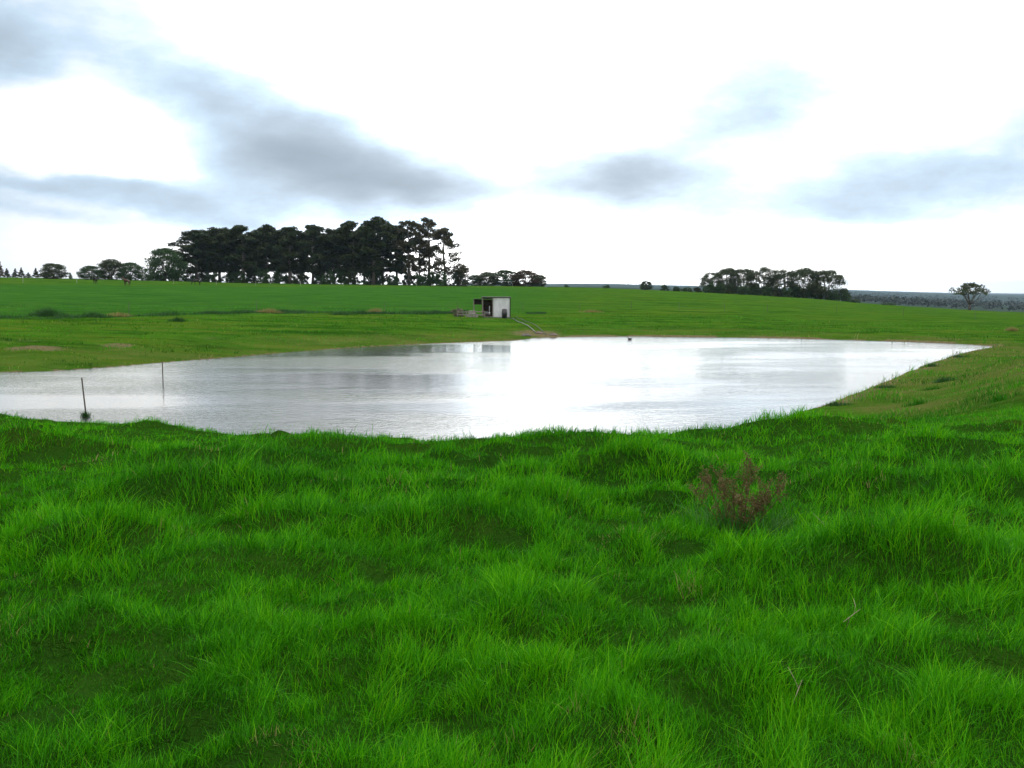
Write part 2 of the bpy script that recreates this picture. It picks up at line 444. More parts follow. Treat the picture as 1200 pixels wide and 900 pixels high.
def ground_z(X, Yy, detail=True):
    X = np.asarray(X, float); Yy = np.asarray(Yy, float)
    X, Yy = np.broadcast_arrays(X, Yy)
    t = table_z(X, Yy)
    s = sdist(X, Yy)
    d = np.hypot(X, Yy)
    if detail:
        s = s + .35 * (fbm(X * .35, Yy * .35, 40) - .5) * np.minimum(1, d / 20)
        t = t + mounds(X, Yy)
        far = sstep(d, 16, 30) * (1 - sstep(d, 600, 1500))
        t = t + far * (.26 * (fbm(X * .12, Yy * .12, 3) - .5) + .16 * (fbm(X * .9, Yy * .9, 8, 3) - .5))
    land = .10 * sstep(s, 0, .5) + (t - .10) * sstep(s, .2, 9) ** .8
    wet = -1.3 * sstep(-s, 0, 5) - .04 * np.clip(-s, 0, 1)
    return np.where(s > 0, np.where(s > 9, t, land), wet)
def gz(x, y): return float(ground_z(np.array([x]), np.array([y]))[0])
def at_d(px, d):
    a, _ = ray(px, 340)
    x, y = math.sin(a) * d, math.cos(a) * d
    return x, y
def at(px, py):
    """first point where the sight line of a photograph pixel meets the land"""
    a, t = ray(px, py)
    d = np.concatenate((np.arange(2, 30, .05), np.arange(30, 400, .25)))
    X, Yy = np.sin(a) * d, np.cos(a) * d
    zz = ground_z(X, Yy)
    hit = np.nonzero(EYE + t * d <= np.maximum(zz, 0))[0]
    i = hit[0] if len(hit) else len(d) - 1
    return float(X[i]), float(Yy[i]), float(max(zz[i], 0))

# ------------------------------------------------------------------ ground sheet
def build_ground():
    deg = np.concatenate((np.arange(-180, -50, 3.0), np.arange(-50, -33, .5), np.arange(-33, 33, .12), np.arange(33, 50, .5), np.arange(50, 180, 3.0)))
    az = np.radians(deg)
    rr = np.concatenate((np.arange(.3, 2, .2), np.arange(2, 15, .07), np.arange(15, 110, .45), np.exp(np.linspace(math.log(110.5), math.log(11500), 150))))
    A, D = np.meshgrid(az, rr)
    X = np.sin(A) * D; Yy = np.cos(A) * D
    Z = ground_z(X.ravel(), Yy.ravel()).reshape(X.shape)
    hillbump = sstep(D, 700, 1500)
    Z = Z + hillbump * (12 * (fbm(X / 700., Yy / 700., 70, 3) - .5) * sstep(D, 1500, 4000) + 3.5 * (fbm(X / 60., Yy / 60., 60, 3) - .5))
    nr, na = X.shape
    V = np.stack((X.ravel(), Yy.ravel(), Z.ravel()), 1)
    V = np.vstack((V, [[0, 0, float(Z[0].mean())]]))
    i, j = np.meshgrid(np.arange(nr - 1), np.arange(na), indexing='ij')
    j2 = (j + 1) % na
    F = np.stack((i * na + j, (i + 1) * na + j, (i + 1) * na + j2, i * na + j2), -1).reshape(-1, 4)[:, ::-1]
    jj = np.arange(na); c = len(V) - 1
    T = np.stack((jj, (jj + 1) % na, np.full(na, c)), 1)[:, ::-1]
    me = mesh_np('ground', V, np.concatenate((F.ravel(), T.ravel())), np.concatenate((np.full(len(F), 4), np.full(len(T), 3))), None, None, True)
    # land cover: r bare soil, g sown field, b woodland, a (separate) dry pale turf
    x, y = V[:, 0], V[:, 1]
    d = np.hypot(x, y); s = sdist(x, y)
    azv = np.arctan2(x, y)
    bare = np.zeros(len(V)); dry = np.zeros(len(V))
    def ell(px, py, rx, ry, w):
        gx, gy, _ = at(px, py)
        ww = ((x - gx) / rx) ** 2 + ((y - gy) / ry) ** 2
        return w * np.exp(-ww) * (.5 + 1.0 * fbm(x * .8, y * .8, 21))
    for a in [(45, 408, 2.2, 2.0, .9), (140, 405, 1.5, 1.6, 1.0), (250, 396, 3, 2.5, .5), (350, 402, 6, 3, .5), (460, 393, 6, 4, .45), (200, 395, 2, 2, .4),
              (20, 400, 3, 3, .6), (630, 391, 3.2, 3, 1.2), (616, 384, 1.6, 6, .5), (618, 393, 2, 1.5, .8), (575, 374, 2.6, 1.5, .7)]:
        bare = np.maximum(bare, ell(*a))
    shoreline = np.exp(-(np.clip(s - .2, 0, 9) / .8) ** 2) * (s < 9) * sstep(fbm(x * .5, y * .5, 33), .3, .6)
    right = sstep(x, -4, 6) * (d > 22)
    bare = np.maximum(bare, shoreline * (.35 + .75 * right))
    bare = np.where(s < 0.05, 1.0, bare)
    # trodden bank on the right hand side and the browner turf by the far water's edge
    rb = sstep(x, 8, 12) * (1 - sstep(s, 5.5, 10)) * (d > 17) * (y < 66)
    fb = (1 - sstep(s, 3, 12)) * (d > 40) * (y > 40)
    dry = np.maximum(rb * (.35 + .9 * fbm(x * .4, y * .4, 31)), fb * (.15 + .8 * fbm(x * .15, y * .25, 32)))
    # the sown field behind the ditch, left and centre
    ditch = np.interp(azv, [ray(p, 370)[0] for p in (-600, 0, 150, 300, 450, 600, 700)], [95, 93, 96, 104, 108, 116, 128])
    far_e = np.interp(azv, [ray(p, 340)[0] for p in (-600, 0, 150, 300, 450, 600, 700)], [215, 225, 232, 250, 262, 285, 270])
    field = sstep(d, ditch - 1.5, ditch + 1.5) * (1 - sstep(d, far_e - 4, far_e + 4)) * (1 - sstep(azv, ray(560, 350)[0], ray(720, 350)[0]))
    wood = sstep(d, 520, 620)
    c = me.attributes.new('cover', 'FLOAT_COLOR', 'POINT')
    c.data.foreach_set('color', np.stack((np.clip(bare, 0, 1), field, wood, np.clip(dry, 0, 1)), 1).astype(np.float32).ravel())
    a2 = me.attributes.new('thatch', 'FLOAT', 'POINT')
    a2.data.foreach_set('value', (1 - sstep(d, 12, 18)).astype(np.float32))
    mt, g = material('turf')
    cov = g.new('ShaderNodeAttribute', attribute_name='cover')
    sp = g.new('ShaderNodeSeparateColor'); g.put(sp.inputs[0], cov.outputs['Color'])
    bare_s, field_s, wood_s = sp.outputs
    dry_s = cov.outputs['Alpha']
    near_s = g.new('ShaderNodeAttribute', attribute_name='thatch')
    geo = g.new('ShaderNodeTexCoord').outputs['Object']
    n_big = g.noise(geo, .045, 5, .6)
    n_mid = g.noise(geo, .35, 6, .65)
    n_str = g.noise(g.scalev(geo, .25, 1, 1), .5, 5, .65)
    n_fine = g.noise(geo, 6.0, 5, .65)
    n_vf = g.noise(geo, 30.0, 4, .7)
    turf = g.mix(g.mapr(n_mid, .3, .7), G_TURF_A, G_TURF_B)
    turf = g.mix(g.m('MULTIPLY', g.mapr(n_big, .45, .7), .6), turf, G_TURF_C)
    turf = g.mix(g.m('MULTIPLY', g.mapr(n_str, .5, .66), .75), turf, G_TURF_D)
    n_str2 = g.noise(g.scalev(geo, .06, .35, 1), 1.0, 5, .6)
    turf = g.mix(g.m('MULTIPLY', g.mapr(n_str2, .5, .62), .7), turf, (.090, .125, .014))
    turf = g.mix(g.m('MULTIPLY', g.mapr(n_str2, .46, .36), .6), turf, (.009, .045, .004))
    turf = g.mix(g.mapr(n_fine, .25, .8, 0, .5), turf, G_TURF_E)
    fieldc = g.mix(g.mapr(n_str, .35, .65), G_FIELD_A, G_FIELD_B)
    dryc = g.mix(g.mapr(n_mid, .35, .65), (.055, .105, .012), (.105, .11, .03))
    soil = g.mix(g.mapr(n_fine, .3, .7), (.10, .085, .035), (.18, .145, .08))
    woodc = g.mix(g.mapr(g.noise(geo, .03, 6, .7), .35, .65), (.022, .040, .030), (.045, .062, .045))
    col = g.mix(field_s, turf, fieldc)
    dmask = g.m('MULTIPLY', g.mapr(dry_s, .25, .8), g.mapr(n_fine, .2, .65, .55, 1))
    col = g.mix(dmask, col, dryc)
    bmask = g.mapr(g.m('ADD', bare_s, g.m('MULTIPLY', g.m('SUBTRACT', n_fine, .5), .6)), .45, .95)
    col = g.mix(bmask, col, soil)
    col = g.mix(wood_s, col, woodc)
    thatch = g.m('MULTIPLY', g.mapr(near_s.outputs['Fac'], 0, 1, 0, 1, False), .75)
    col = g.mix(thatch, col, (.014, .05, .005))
    bp = g.new('ShaderNodeBump'); bp.inputs['Strength'].default_value = .9; bp.inputs['Distance'].default_value = .12
    g.put(bp.inputs['Height'], g.m('ADD', n_fine, g.m('MULTIPLY', n_vf, .4)))
    bp2 = g.new('ShaderNodeBump'); bp2.inputs['Strength'].default_value = 1.0; bp2.inputs['Distance'].default_value = .35
    g.put(bp2.inputs['Height'], n_mid); g.put(bp2.inputs['Normal'], bp.outputs[0])
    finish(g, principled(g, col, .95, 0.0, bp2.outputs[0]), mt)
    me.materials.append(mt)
    o = link('ground', me)
    tag(o, 'green pasture turf rolling around the dam to the far plain', None, None, 'structure')
    return o
G_TURF_A, G_TURF_B = (.018, .074, .006), (.060, .155, .012)
G_TURF_C, G_TURF_D, G_TURF_E = (.050, .115, .006), (.008, .038, .003), (.045, .105, .006)
G_FIELD_A, G_FIELD_B = (.018, .078, .009), (.044, .125, .014)
build_ground()

# ------------------------------------------------------------------ water
def build_water():
    P = POLY
    n = len(P)
    nrm = []
    area = 0
    for i in range(n):
        a, b = P[i], P[(i + 1) % n]; area += a[0] * b[1] - b[0] * a[1]
    sg = 1 if area > 0 else -1
    out = []
    for i in range(n):
        t = P[(i + 1) % n] - P[i - 1]; t = t / (np.hypot(*t) + 1e-9)
        out.append((P[i][0] + t[1] * sg * .7, P[i][1] - t[0] * sg * .7, 0.0))
    if sg < 0: out = out[::-1]
    me = bpy.data.meshes.new('water'); me.from_pydata(out, [], [tuple(range(n))]); me.update()
    mt, g = material('pond_water')
    oc = g.new('ShaderNodeTexCoord').outputs['Object']
    w1 = g.noise(g.scalev(oc, 1.0, 1.5, 1), 2.1, 3, .6, .4)
    w2 = g.noise(g.scalev(oc, 1.0, 1.25, 1), 7.0, 3, .6)
    patch = g.mapr(g.noise(g.scalev(oc, .5, 1.3, 1), .10, 3, .5), .40, .60, .35, 1.3)
    h = g.m('MULTIPLY', g.m('ADD', w1, g.m('MULTIPLY', w2, .5)), patch)
    bp = g.new('ShaderNodeBump'); bp.inputs['Strength'].default_value = 1.0; bp.inputs['Distance'].default_value = W_BUMP
    g.put(bp.inputs['Height'], h)
    p = g.new('ShaderNodeBsdfPrincipled')
    p.inputs['Base Color'].default_value = (.024, .028, .022, 1)
    p.inputs['Roughness'].default_value = W_ROUGH
    p.inputs['IOR'].default_value = 1.21
    g.put(p.inputs['Normal'], bp.outputs[0])
    finish(g, p.outputs[0], mt)
    me.materials.append(mt)
    tag(link('water', me), 'rippled silver water of the farm dam reflecting the cloudy sky', None, None, 'structure')
W_BUMP, W_ROUGH = .016, .06
build_water()

# ------------------------------------------------------------------ haze over the whole country
def build_haze():
    mb = MB()
    mb.box((0, 0, 12), (27000, 27000, 160))       # z -68 .. 92
    mt = bpy.data.materials.new('haze'); mt.use_nodes = True
    nt = mt.node_tree; nt.nodes.clear(); g = N(nt)
    pv = g.new('ShaderNodeVolumePrincipled')
    pv.inputs['Color'].default_value = (.60, .80, 1.0, 1)
    pv.inputs['Density'].default_value = HAZE
    pv.inputs['Anisotropy'].default_value = 0.2
    out = g.new('ShaderNodeOutputMaterial'); g.put(out.inputs['Volume'], pv.outputs[0])
    o = mb.build('haze', mt)
    tag(o, 'thin blue haze over the distant plain', None, None, 'stuff')
HAZE = 6e-5
build_haze()

# ------------------------------------------------------------------ grass
def blades(name, X, Yy, Hh, Wd, tone, mat, segs=3, lean=.5, down=0.02, wind=(.12, .05)):
    n = len(X)
    Z = ground_z(X, Yy) - down
    th = rng.uniform(0, 2 * math.pi, n)            # facing
    la = rng.uniform(0, 2 * math.pi, n)            # lean azimuth
    lm = np.abs(rng.normal(0, lean, n)) + .08
    cx_ = 2.2 * (vnoise(X * 4.5, Yy * 4.5, 81) - .5); cy_ = 2.2 * (vnoise(X * 4.5, Yy * 4.5, 82) - .5)
    dx = np.cos(la) * lm + cx_ * .22 + wind[0] * rng.uniform(.2, 1, n); dy = np.sin(la) * lm + cy_ * .22 + wind[1]
    px, py = np.cos(th), np.sin(th)
    V = []; T = []
    ts = np.linspace(0, 1, segs + 1)
    for k, t in enumerate(ts):
        off = Hh * (t ** 1.8)
        cx = X + dx * off; cy = Yy + dy * off
        cz = Z + Hh * (t - .28 * np.minimum(lm, 1.6) * t * t)
        w = Wd * (1 - t) ** .6 * (.55 + .9 * min(t, .5))
        if k < segs:
            V.append(np.stack((cx - px * w, cy - py * w, cz), 1)); V.append(np.stack((cx + px * w, cy + py * w, cz), 1))
        else:
            V.append(np.stack((cx, cy, cz), 1))
    nv = 2 * segs + 1
    V = np.stack(V, 1).reshape(-1, 3)
    base = np.arange(n)[:, None] * nv
    quads = []
    loops = []
    pat = []
    for k in range(segs - 1):
        pat += [2 * k, 2 * k + 1, 2 * k + 3, 2 * k + 2]
    pat += [2 * (segs - 1), 2 * (segs - 1) + 1, 2 * segs]
    tot = [4] * (segs - 1) + [3]
    F = (base + np.array(pat)[None, :]).ravel()
    me = mesh_np(name, V, F, np.tile(tot, n), mat, np.repeat(tone, nv), True)
    return link(name, me)

def grass_material():
    mt, g = material('grass_blades')
    at_ = g.new('ShaderNodeAttribute', attribute_name='tone').outputs['Fac']
    cr = g.new('ShaderNodeValToRGB')
    g.put(cr.inputs[0], at_)
    e = cr.color_ramp.elements
    e[0].position = 0; e[0].color = (*GR[0], 1)
    e[1].position = 1; e[1].color = (.42, .33, .16, 1)
    for p, c in ((.35, GR[1]), (.7, GR[2]), (.93, GR[3]), (.965, (.30, .24, .09))):
        q = e.new(p); q.color = (*c, 1)
    col = cr.outputs[0]
    p = principled(g, col, .55, .08)
    t = g.new('ShaderNodeBsdfTranslucent'); g.put(t.inputs[0], col)
    mx = g.new('ShaderNodeMixShader'); mx.inputs[0].default_value = .32
    g.put(mx.inputs[1], p); g.put(mx.inputs[2], t.outputs[0])
    return finish(g, mx.outputs[0], mt)
GR = [(.009, .062, .002), (.030, .195, .002), (.070, .355, .002), (.16, .47, .004)]
M_GRASS = grass_material()

def scatter(n, d0, d1, amax, power):
    """polar scatter, count per area falling with distance"""
    u = rng.uniform(0, 1, n)
    d = d0 * (d1 / d0) ** u if power == 2 else np.sqrt(d0 ** 2 + u * (d1 ** 2 - d0 ** 2))
    a = rng.uniform(-amax, amax, n)
    return np.sin(a) * d, np.cos(a) * d, d

def build_grass():
    # near turf: uniform to 4.2 m, then thinning with distance
    x1, y1, d1 = scatter(130000, 1.7, 4.2, .74, 0)
    x2, y2, d2 = scatter(430000, 4.2, 19, .64, 2)
    X = np.concatenate((x1, x2)); Yy = np.concatenate((y1, y2)); D = np.concatenate((d1, d2))
    # blades gather in small tufts
    tx = vnoise(X * 11, Yy * 11, 71) - .5; ty = vnoise(X * 11, Yy * 11, 72) - .5
    X = X + tx * .05; Yy = Yy + ty * .05
    clump = fbm(X * 3.0, Yy * 3.6, 11, 4)
    small = fbm(X * 6.5, Yy * 6.5, 13, 3)
    patch = fbm(X * .5, Yy * .5, 12, 3)
    mz = mounds(X, Yy)
    hgt = (.052 + .055 * sstep(clump, .32, .68) + .34 * np.clip(mz, 0, .25)) * (.6 + .85 * sstep(small, .25, .75)) * rng.uniform(.5, 1.25, len(X))
    hgt *= 1.0 + .5 * (rng.uniform(0, 1, len(X)) > .95)
    hgt *= .92 * (1.0 - .38 * sstep(D, 7, 12))
    wid = (.0016 + .0012 * rng.uniform(0, 1, len(X))) * np.clip(D / 4.2, .8, 9) ** .75
    tone = np.clip(.44 + .22 * sstep(clump, .3, .7) - .11 + .30 * (patch - .5) + .35 * (small - .5) + rng.normal(0, .20, len(X)), 0, .9)
    straw = (rng.uniform(0, 1, len(X)) > .996) | ((fbm(X * 2.2, Yy * 2.2, 90) > .72) & (rng.uniform(0, 1, len(X)) > .85))
    tone = np.where(straw, rng.uniform(.94, .99, len(X)), tone)
    hgt = np.where(straw, hgt * .75, hgt)
    o = blades('grass', X, Yy, hgt, wid, tone, M_GRASS, 3, .5)
    tag(o, 'lush bright green tussocky grass covering the near bank', 'grass', None, 'stuff')
    # the banks round the water: coarser, shorter, only on land
    x, y, d = scatter(230000, 16, 125, .60, 2)
    s = sdist(x, y)
    keep = (s > .15) & ((y < 60) | (rng.uniform(0, 1, len(x)) > .3))
    x, y, d, s = x[keep], y[keep], d[keep], s[keep]
    cl = fbm(x * .9, y * .9, 51, 4)
    h = (.05 + .13 * sstep(cl, .45, .75)) * rng.uniform(.6, 1.3, len(x))
    lump = sstep(fbm(x * 1.1, y * 1.6, 55, 3), .58, .74) * sstep(fbm(x * .2, y * .3, 56, 2), .35, .6)
    h = h + lump * .20 * rng.uniform(.6, 1.1, len(x))
    edge = (s < .6)
    h = np.where(edge, h * 1.4, h)
    w = .0035 * np.clip(d / 12, 1, 7)
    rb = sstep(x, 8, 12) * (1 - sstep(s, 5, 10)) * (y < 66)
    pp = fbm(x * .22, y * .3, 52, 3)
    tone = np.clip(.36 - .25 * lump + .8 * (pp - .5) + rng.normal(0, .12, len(x)), 0, .9)
    er = edge & (x > 6)
    h = np.where(er, h * 1.7 * (.5 + 1.0 * sstep(fbm(x * .7, y * .7, 58, 2), .4, .6)), h)
    br = rng.uniform(0, 1, len(x)) < (.02 + .10 * rb * sstep(cl, .3, .6) + .06 * edge + .2 * er)
    tone = np.where(br, rng.uniform(.93, .99, len(x)), tone)
    o = blades('bank_grass', x, y, h, w, tone, M_GRASS, 2, .5)
    tag(o, 'short grazed grass on the banks around the water', 'grass', None, 'stuff')
def build_ditch_grass():
    n = 60000
    px = rng.uniform(-150, 640, n)
    a = np.arctan2((px - 600) / F0, 1.0)
    dd = np.interp(px, [-600, 0, 150, 300, 450, 600, 700], [95, 93, 96, 104, 108, 116, 128])
    wob = fbm(px * .03, px * 0 + 3.3, 66, 3)
    d = dd - 1.2 + 2.6 * (wob - .5) + rng.normal(0, .55 + .8 * fbm(px * .02, px * 0, 67, 2), n)
    x, y = np.sin(a) * d, np.cos(a) * d
    keep = (rng.uniform(0, 1, n) < .12 + 1.2 * sstep(fbm(x * .16, y * .1, 68, 3), .38, .62)) & (np.abs(px - 582) > 34)
    x, y = x[keep], y[keep]
    h = (.16 + .4 * sstep(fbm(x * .3, y * .3, 69, 3), .35, .7)) * rng.uniform(.5, 1.1, len(x))
    tone = np.clip(.22 + 1.1 * (fbm(x * .25, y * .25, 64, 3) - .5) + rng.normal(0, .12, len(x)), 0, .9)
    o = blades('ditch_grass', x, y, h, np.full(len(x), .022), tone, M_RUSH, 3, .5)
    tag(o, 'long dark grass growing along the ditch across the far bank', 'grass', None, 'stuff')
def build_forest():
    n = 620
    px = rng.uniform(985, 1290, n)
    d = 1000 * (4200 / 1000) ** rng.uniform(0, 1, n)
    a = np.arctan2((px - 600) / F0, 1.0)
    x, y = np.sin(a) * d, np.cos(a) * d
    z = ground_z(x, y)
    C = []; Rr = []; K = []
    for i in range(n):
        h = rng.uniform(5, 10)
        for k in range(4):
            C.append((x[i] + rng.uniform(-3, 3), y[i] + rng.uniform(-3, 3), z[i] + h * rng.uniform(.35, .8))); Rr.append(h * .32); K.append(14)
    me = cards(C, Rr, K, 1.3, 'distant_forest', M_FOREST, .8)
    tag(link('distant_forest', me), 'low grey green bushland covering the plain beyond the right hand field', 'woodland', None, 'stuff')
build_grass()
build_ditch_grass()

# ------------------------------------------------------------------ plants and trees

def cards(centres, radii, per, size, name, mat, flat=.6, elong=1.0, tone_shift=0.0):
    """leaf-sized faces spread through the volume of each clump"""
    V = []; tones = []
    for c, r, k in zip(centres, radii, per):
        k = int(k)
        if k < 1: continue
        p = rng.normal(0, 1, (k, 3)); p /= np.linalg.norm(p, axis=1)[:, None]
        p *= (rng.uniform(0, 1, (k, 1)) ** .45)
        p = p * np.array([r, r, r * flat]) + np.array(c)
        u = rng.normal(0, 1, (k, 3)); u /= np.linalg.norm(u, axis=1)[:, None]
        w = rng.normal(0, 1, (k, 3)); w -= (w * u).sum(1)[:, None] * u; w /= np.linalg.norm(w, axis=1)[:, None]
        sz = size * rng.uniform(.6, 1.4, (k, 1))
        a = u * sz * elong; b = w * sz * .55
        V.append(np.stack((p - a, p + b * .9, p + a, p - b), 1))
        tn = np.clip(rng.uniform(.0, .75) * .5 + rng.uniform(0, .6, k) + tone_shift, 0, 1)
        tones.append(np.repeat(tn, 4))
    V = np.concatenate(V).reshape(-1, 3)
    nq = len(V) // 4
    return mesh_np(name, V, np.arange(nq * 4), np.full(nq, 4), mat, np.concatenate(tones))

build_forest()

def pine_proto(H=20, width=4.2, clear=.35, dens=1.0, mat=None, seed=0, wind=0.0, crown_top=1.0):
    rs = random.Random(seed)
    mb = MB()
    bend = [(rs.uniform(-.3, .3), rs.uniform(-.3, .3)) for _ in range(6)]
    pts = []
    for i in range(7):
        t = i / 6
        b = bend[min(i, 5)]
        pts.append((b[0] * t * 1.5, b[1] * t * 1.5, H * .94 * t))
    r0 = H * .018
    mb.tube(pts, [r0 * 1.25, r0, r0 * .9, r0 * .75, r0 * .6, r0 * .4, r0 * .12], 7)
    C = []; Rr = []; K = []
    nl = int(56 * (.55 + .45 * dens))
    for i in range(nl):
        t = clear + (1 - clear) * (i + rs.random()) / nl
        zt = H * .94 * t
        a = rs.uniform(0, 2 * math.pi)
        # rounded head, a little irregular
        q = (t - clear) / (1 - clear)
        prof_ = (.50 + .62 * math.sin(math.pi * min(1, q * .85 + .12))) * (1 if q < .85 else (1 - (q - .85) / .15 * .55))
        L = width * prof_ * rs.uniform(.55, 1.1)
        rise = L * rs.uniform(-.05, .45) * (1 if q > .3 else .3)
        j = min(int(t * 6), 5); f = t * 6 - j
        sx = pts[j][0] * (1 - f) + pts[j + 1][0] * f; sy = pts[j][1] * (1 - f) + pts[j + 1][1] * f
        ex, ey, ez = sx + math.cos(a) * L, sy + math.sin(a) * L, zt + rise
        mb.tube([(sx, sy, zt), ((sx + ex) / 2, (sy + ey) / 2, zt + rise * .3), (ex, ey, ez)], [r0 * .33, r0 * .2, r0 * .06], 4)
        for m in range(3):
            g_ = 1 - m * .27
            if dens < .7 and m == 2: continue
            C.append((sx + (ex - sx) * g_ + rs.uniform(-.3, .3), sy + (ey - sy) * g_ + rs.uniform(-.3, .3), zt + rise * g_ + rs.uniform(0, .5)))
            rad = rs.uniform(.85, 1.55) * (width / 4.2) * (1.0 - .12 * m)
            Rr.append(rad); K.append(78 * rad ** 2 * dens * (.62 + .5 * min(1, q * 1.6)))
    C.append((pts[-1][0], pts[-1][1], H * .95)); Rr.append(1.3); K.append(90 * dens)
    trunk = mb.mesh('pine_trunk', M_BARK, True)
    crown = cards(C, Rr, K, .30, 'pine_crown', mat or M_PINE, .7, 1.1)
    return trunk, crown

def broad_proto(H=9, W=9, clear=.22, n=70, dens=1.0, mat=None, seed=0, size=.22, bark=None, umbrella=False, shell=.62):
    rs = random.Random(seed)
    mb = MB()
    r0 = H * .03
    fork = H * clear
    mb.tube([(0, 0, 0), (rs.uniform(-.1, .1), rs.uniform(-.1, .1), fork * .5), (0, 0, fork)], [r0 * 1.3, r0, r0 * .85], 8)
    tips = []
    nlimb = 6 if not umbrella else 7
    for i in range(nlimb):
        a = 2 * math.pi * (i + rs.random() * .7) / nlimb
        L = W * .34 * rs.uniform(.6, 1.05)
        top = H * rs.uniform(.5, .82)
        p1 = (math.cos(a) * L * .4, math.sin(a) * L * .4, fork + (top - fork) * .5)
        p2 = (math.cos(a) * L, math.sin(a) * L, top)
        mb.tube([(0, 0, fork * .92), p1, p2], [r0 * .55, r0 * .35, r0 * .14], 5)
        for _ in range(3):
            b = a + rs.uniform(-.8, .8)
            q = (p1[0] + math.cos(b) * L * .6, p1[1] + math.sin(b) * L * .6, p1[2] + (H - p1[2]) * rs.uniform(.3, .8))
            mb.tube([p1, ((p1[0] + q[0]) / 2, (p1[1] + q[1]) / 2, (p1[2] + q[2]) / 2 + .15), q], [r0 * .25, r0 * .15, r0 * .05], 4)
    C = []; Rr = []; K = []
    cz = H * (clear + (1 - clear) * (.36 if not umbrella else .42))
    hz = H - cz
    lobes = [(rs.uniform(0, 6.28), rs.uniform(.75, 1.15)) for _ in range(7)]
    for i in range(n):
        th = rs.uniform(0, 2 * math.pi)
        sz_ = rs.uniform(-.95, 1) if not umbrella else rs.uniform(.1, 1)
        rr = math.sqrt(max(0, 1 - sz_ * sz_)) * rs.uniform(shell, 1.0)
        lob = max(k * (.75 + .3 * math.cos(th - a)) for a, k in lobes)
        rad = H * (.115 if not umbrella else .085) * rs.uniform(.8, 1.4)
        C.append((math.cos(th) * rr * W * .46 * lob, math.sin(th) * rr * W * .46 * lob, cz + sz_ * hz * .88 * (.85 + .15 * lob)))
        Rr.append(rad); K.append(46 * dens * (rad / .9) ** 1.6 * (.22 / size) ** 1.2 * 1.0)
    return mb.mesh('broad_trunk', bark or M_BARK, True), cards(C, Rr, K, size, 'broad_crown', mat or M_GUM, .65, 1.0)

def cone_proto(H=6, W=3, seed=0, mat=None):
    rs = random.Random(seed)
    mb = MB(); mb.tube([(0, 0, 0), (0, 0, H * .5), (.05, 0, H * .97)], [H * .022, H * .014, .02], 6)
    C = []; Rr = []; K = []
    for i in range(60):
        t = (i + rs.random()) / 60
        a = rs.uniform(0, 6.28); r = W * .5 * (1 - t) * rs.uniform(.3, 1)
        C.append((math.cos(a) * r, math.sin(a) * r, H * (.12 + .86 * t))); Rr.append(.12 + .5 * (1 - t) * W / 3); K.append(18 + 26 * (1 - t))
    return mb.mesh('conifer_trunk', M_BARK, True), cards(C, Rr, K, .17, 'conifer_crown', mat or M_PINE, .6)

def bush_proto(H=3, W=5, seed=0, mat=None, n=36, size=.2, k=40):
    rs = random.Random(seed)
    mb = MB()
    for i in range(7):
        a = i * .9 + rs.random() * .4; L = W * .32 * rs.uniform(.5, 1)
        mb.tube([(0, 0, -.1), (math.cos(a) * L * .4, math.sin(a) * L * .4, H * .4), (math.cos(a) * L, math.sin(a) * L, H * .75)], [H * .018, H * .012, H * .004], 5)
    C = []; Rr = []; K = []
    for i in range(n):
        a = rs.uniform(0, 6.28); z = rs.uniform(.08, 1); r = math.sqrt(max(0, 1 - (z * .9) ** 2)) * rs.uniform(.2, 1)
        C.append((math.cos(a) * r * W * .42, math.sin(a) * r * W * .42, H * z * .85 * rs.uniform(.75, 1.05))); Rr.append(H * .17 * rs.uniform(.8, 1.4)); K.append(k)
    return mb.mesh('bush_stems', M_BARK, True), cards(C, Rr, K, size, 'bush_crown', mat or M_BUSH, .7)

PROTO = {}
def proto(key, maker):
    if key not in PROTO: PROTO[key] = maker()
    return PROTO[key]

def plant(kindname, key, maker, x, y, sx, sz, rz, label, cat, group=None, parts=('trunk', 'crown'), sink=.05):
    t, c = proto(key, maker)
    e = empty(kindname, (x, y, gz(x, y) - sink), rz)
    e.scale = (sx, sx, sz)
    a = link(parts[0], t, e); b = link(parts[1], c, e)
    tag(e, label, cat, group)
    return e

def place_px(px, d): return at_d(px, d)

def by_px(kindname, key, maker, Hm, Wm, px, top, d, wpx, label, cat, group=None, parts=('trunk', 'crown'), rz=None):
    """a plant of model height Hm, width Wm sized so that it stands on the land and is as high and wide as seen"""
    x, y = at_d(px, d)
    z0 = gz(x, y)
    a, t = ray(px, top)
    Hw = EYE + t * d - z0
    Ww = wpx / F0 * d
    return plant(kindname, key, maker, x, y, Ww / Wm, Hw / Hm, random.uniform(0, 6.28) if rz is None else rz, label, cat, group, parts)

PINES = [('pd%d' % i, (lambda i=i: pine_proto(20, 4.3, .17 + .03 * (i % 3), 1.0, M_PINE, 100 + i))) for i in range(5)]
SPARSE = [('ps%d' % i, (lambda i=i: pine_proto(20, 3.6, .22, .55, M_PINE_BROWN, 200 + i))) for i in range(3)]
WB = 'tall pines of the windbreak'
front = [(231, 268, 300, 44, 0, 'broad dark pine at the left end of the tall pine windbreak'),
         (258, 266, 302, 38, 1, 'dark pine second from the left end of the tall windbreak'),
         (286, 262, 298, 40, 2, 'dark pine third from the left end of the tall windbreak'),
         (312, 261, 303, 36, 3, 'dark pine fourth from the left end of the tall windbreak'),
         (340, 264, 299, 38, 4, 'dark pine fifth from the left, with sky gaps between its trunk and neighbours'),
         (367, 261, 301, 38, 0, 'round headed dark pine halfway along the tall windbreak'),
         (392, 267, 304, 34, 1, 'lower dark pine just left of the highest crowns in the windbreak'),
         (415, 257, 300, 42, 2, 'high broad pine left of the very highest crown in the windbreak'),
         (438, 252, 298, 42, 3, 'highest dark pine crown of the windbreak'),
         (465, 262, 302, 36, 4, 'last dense dark pine beside the thin see-through pines')]
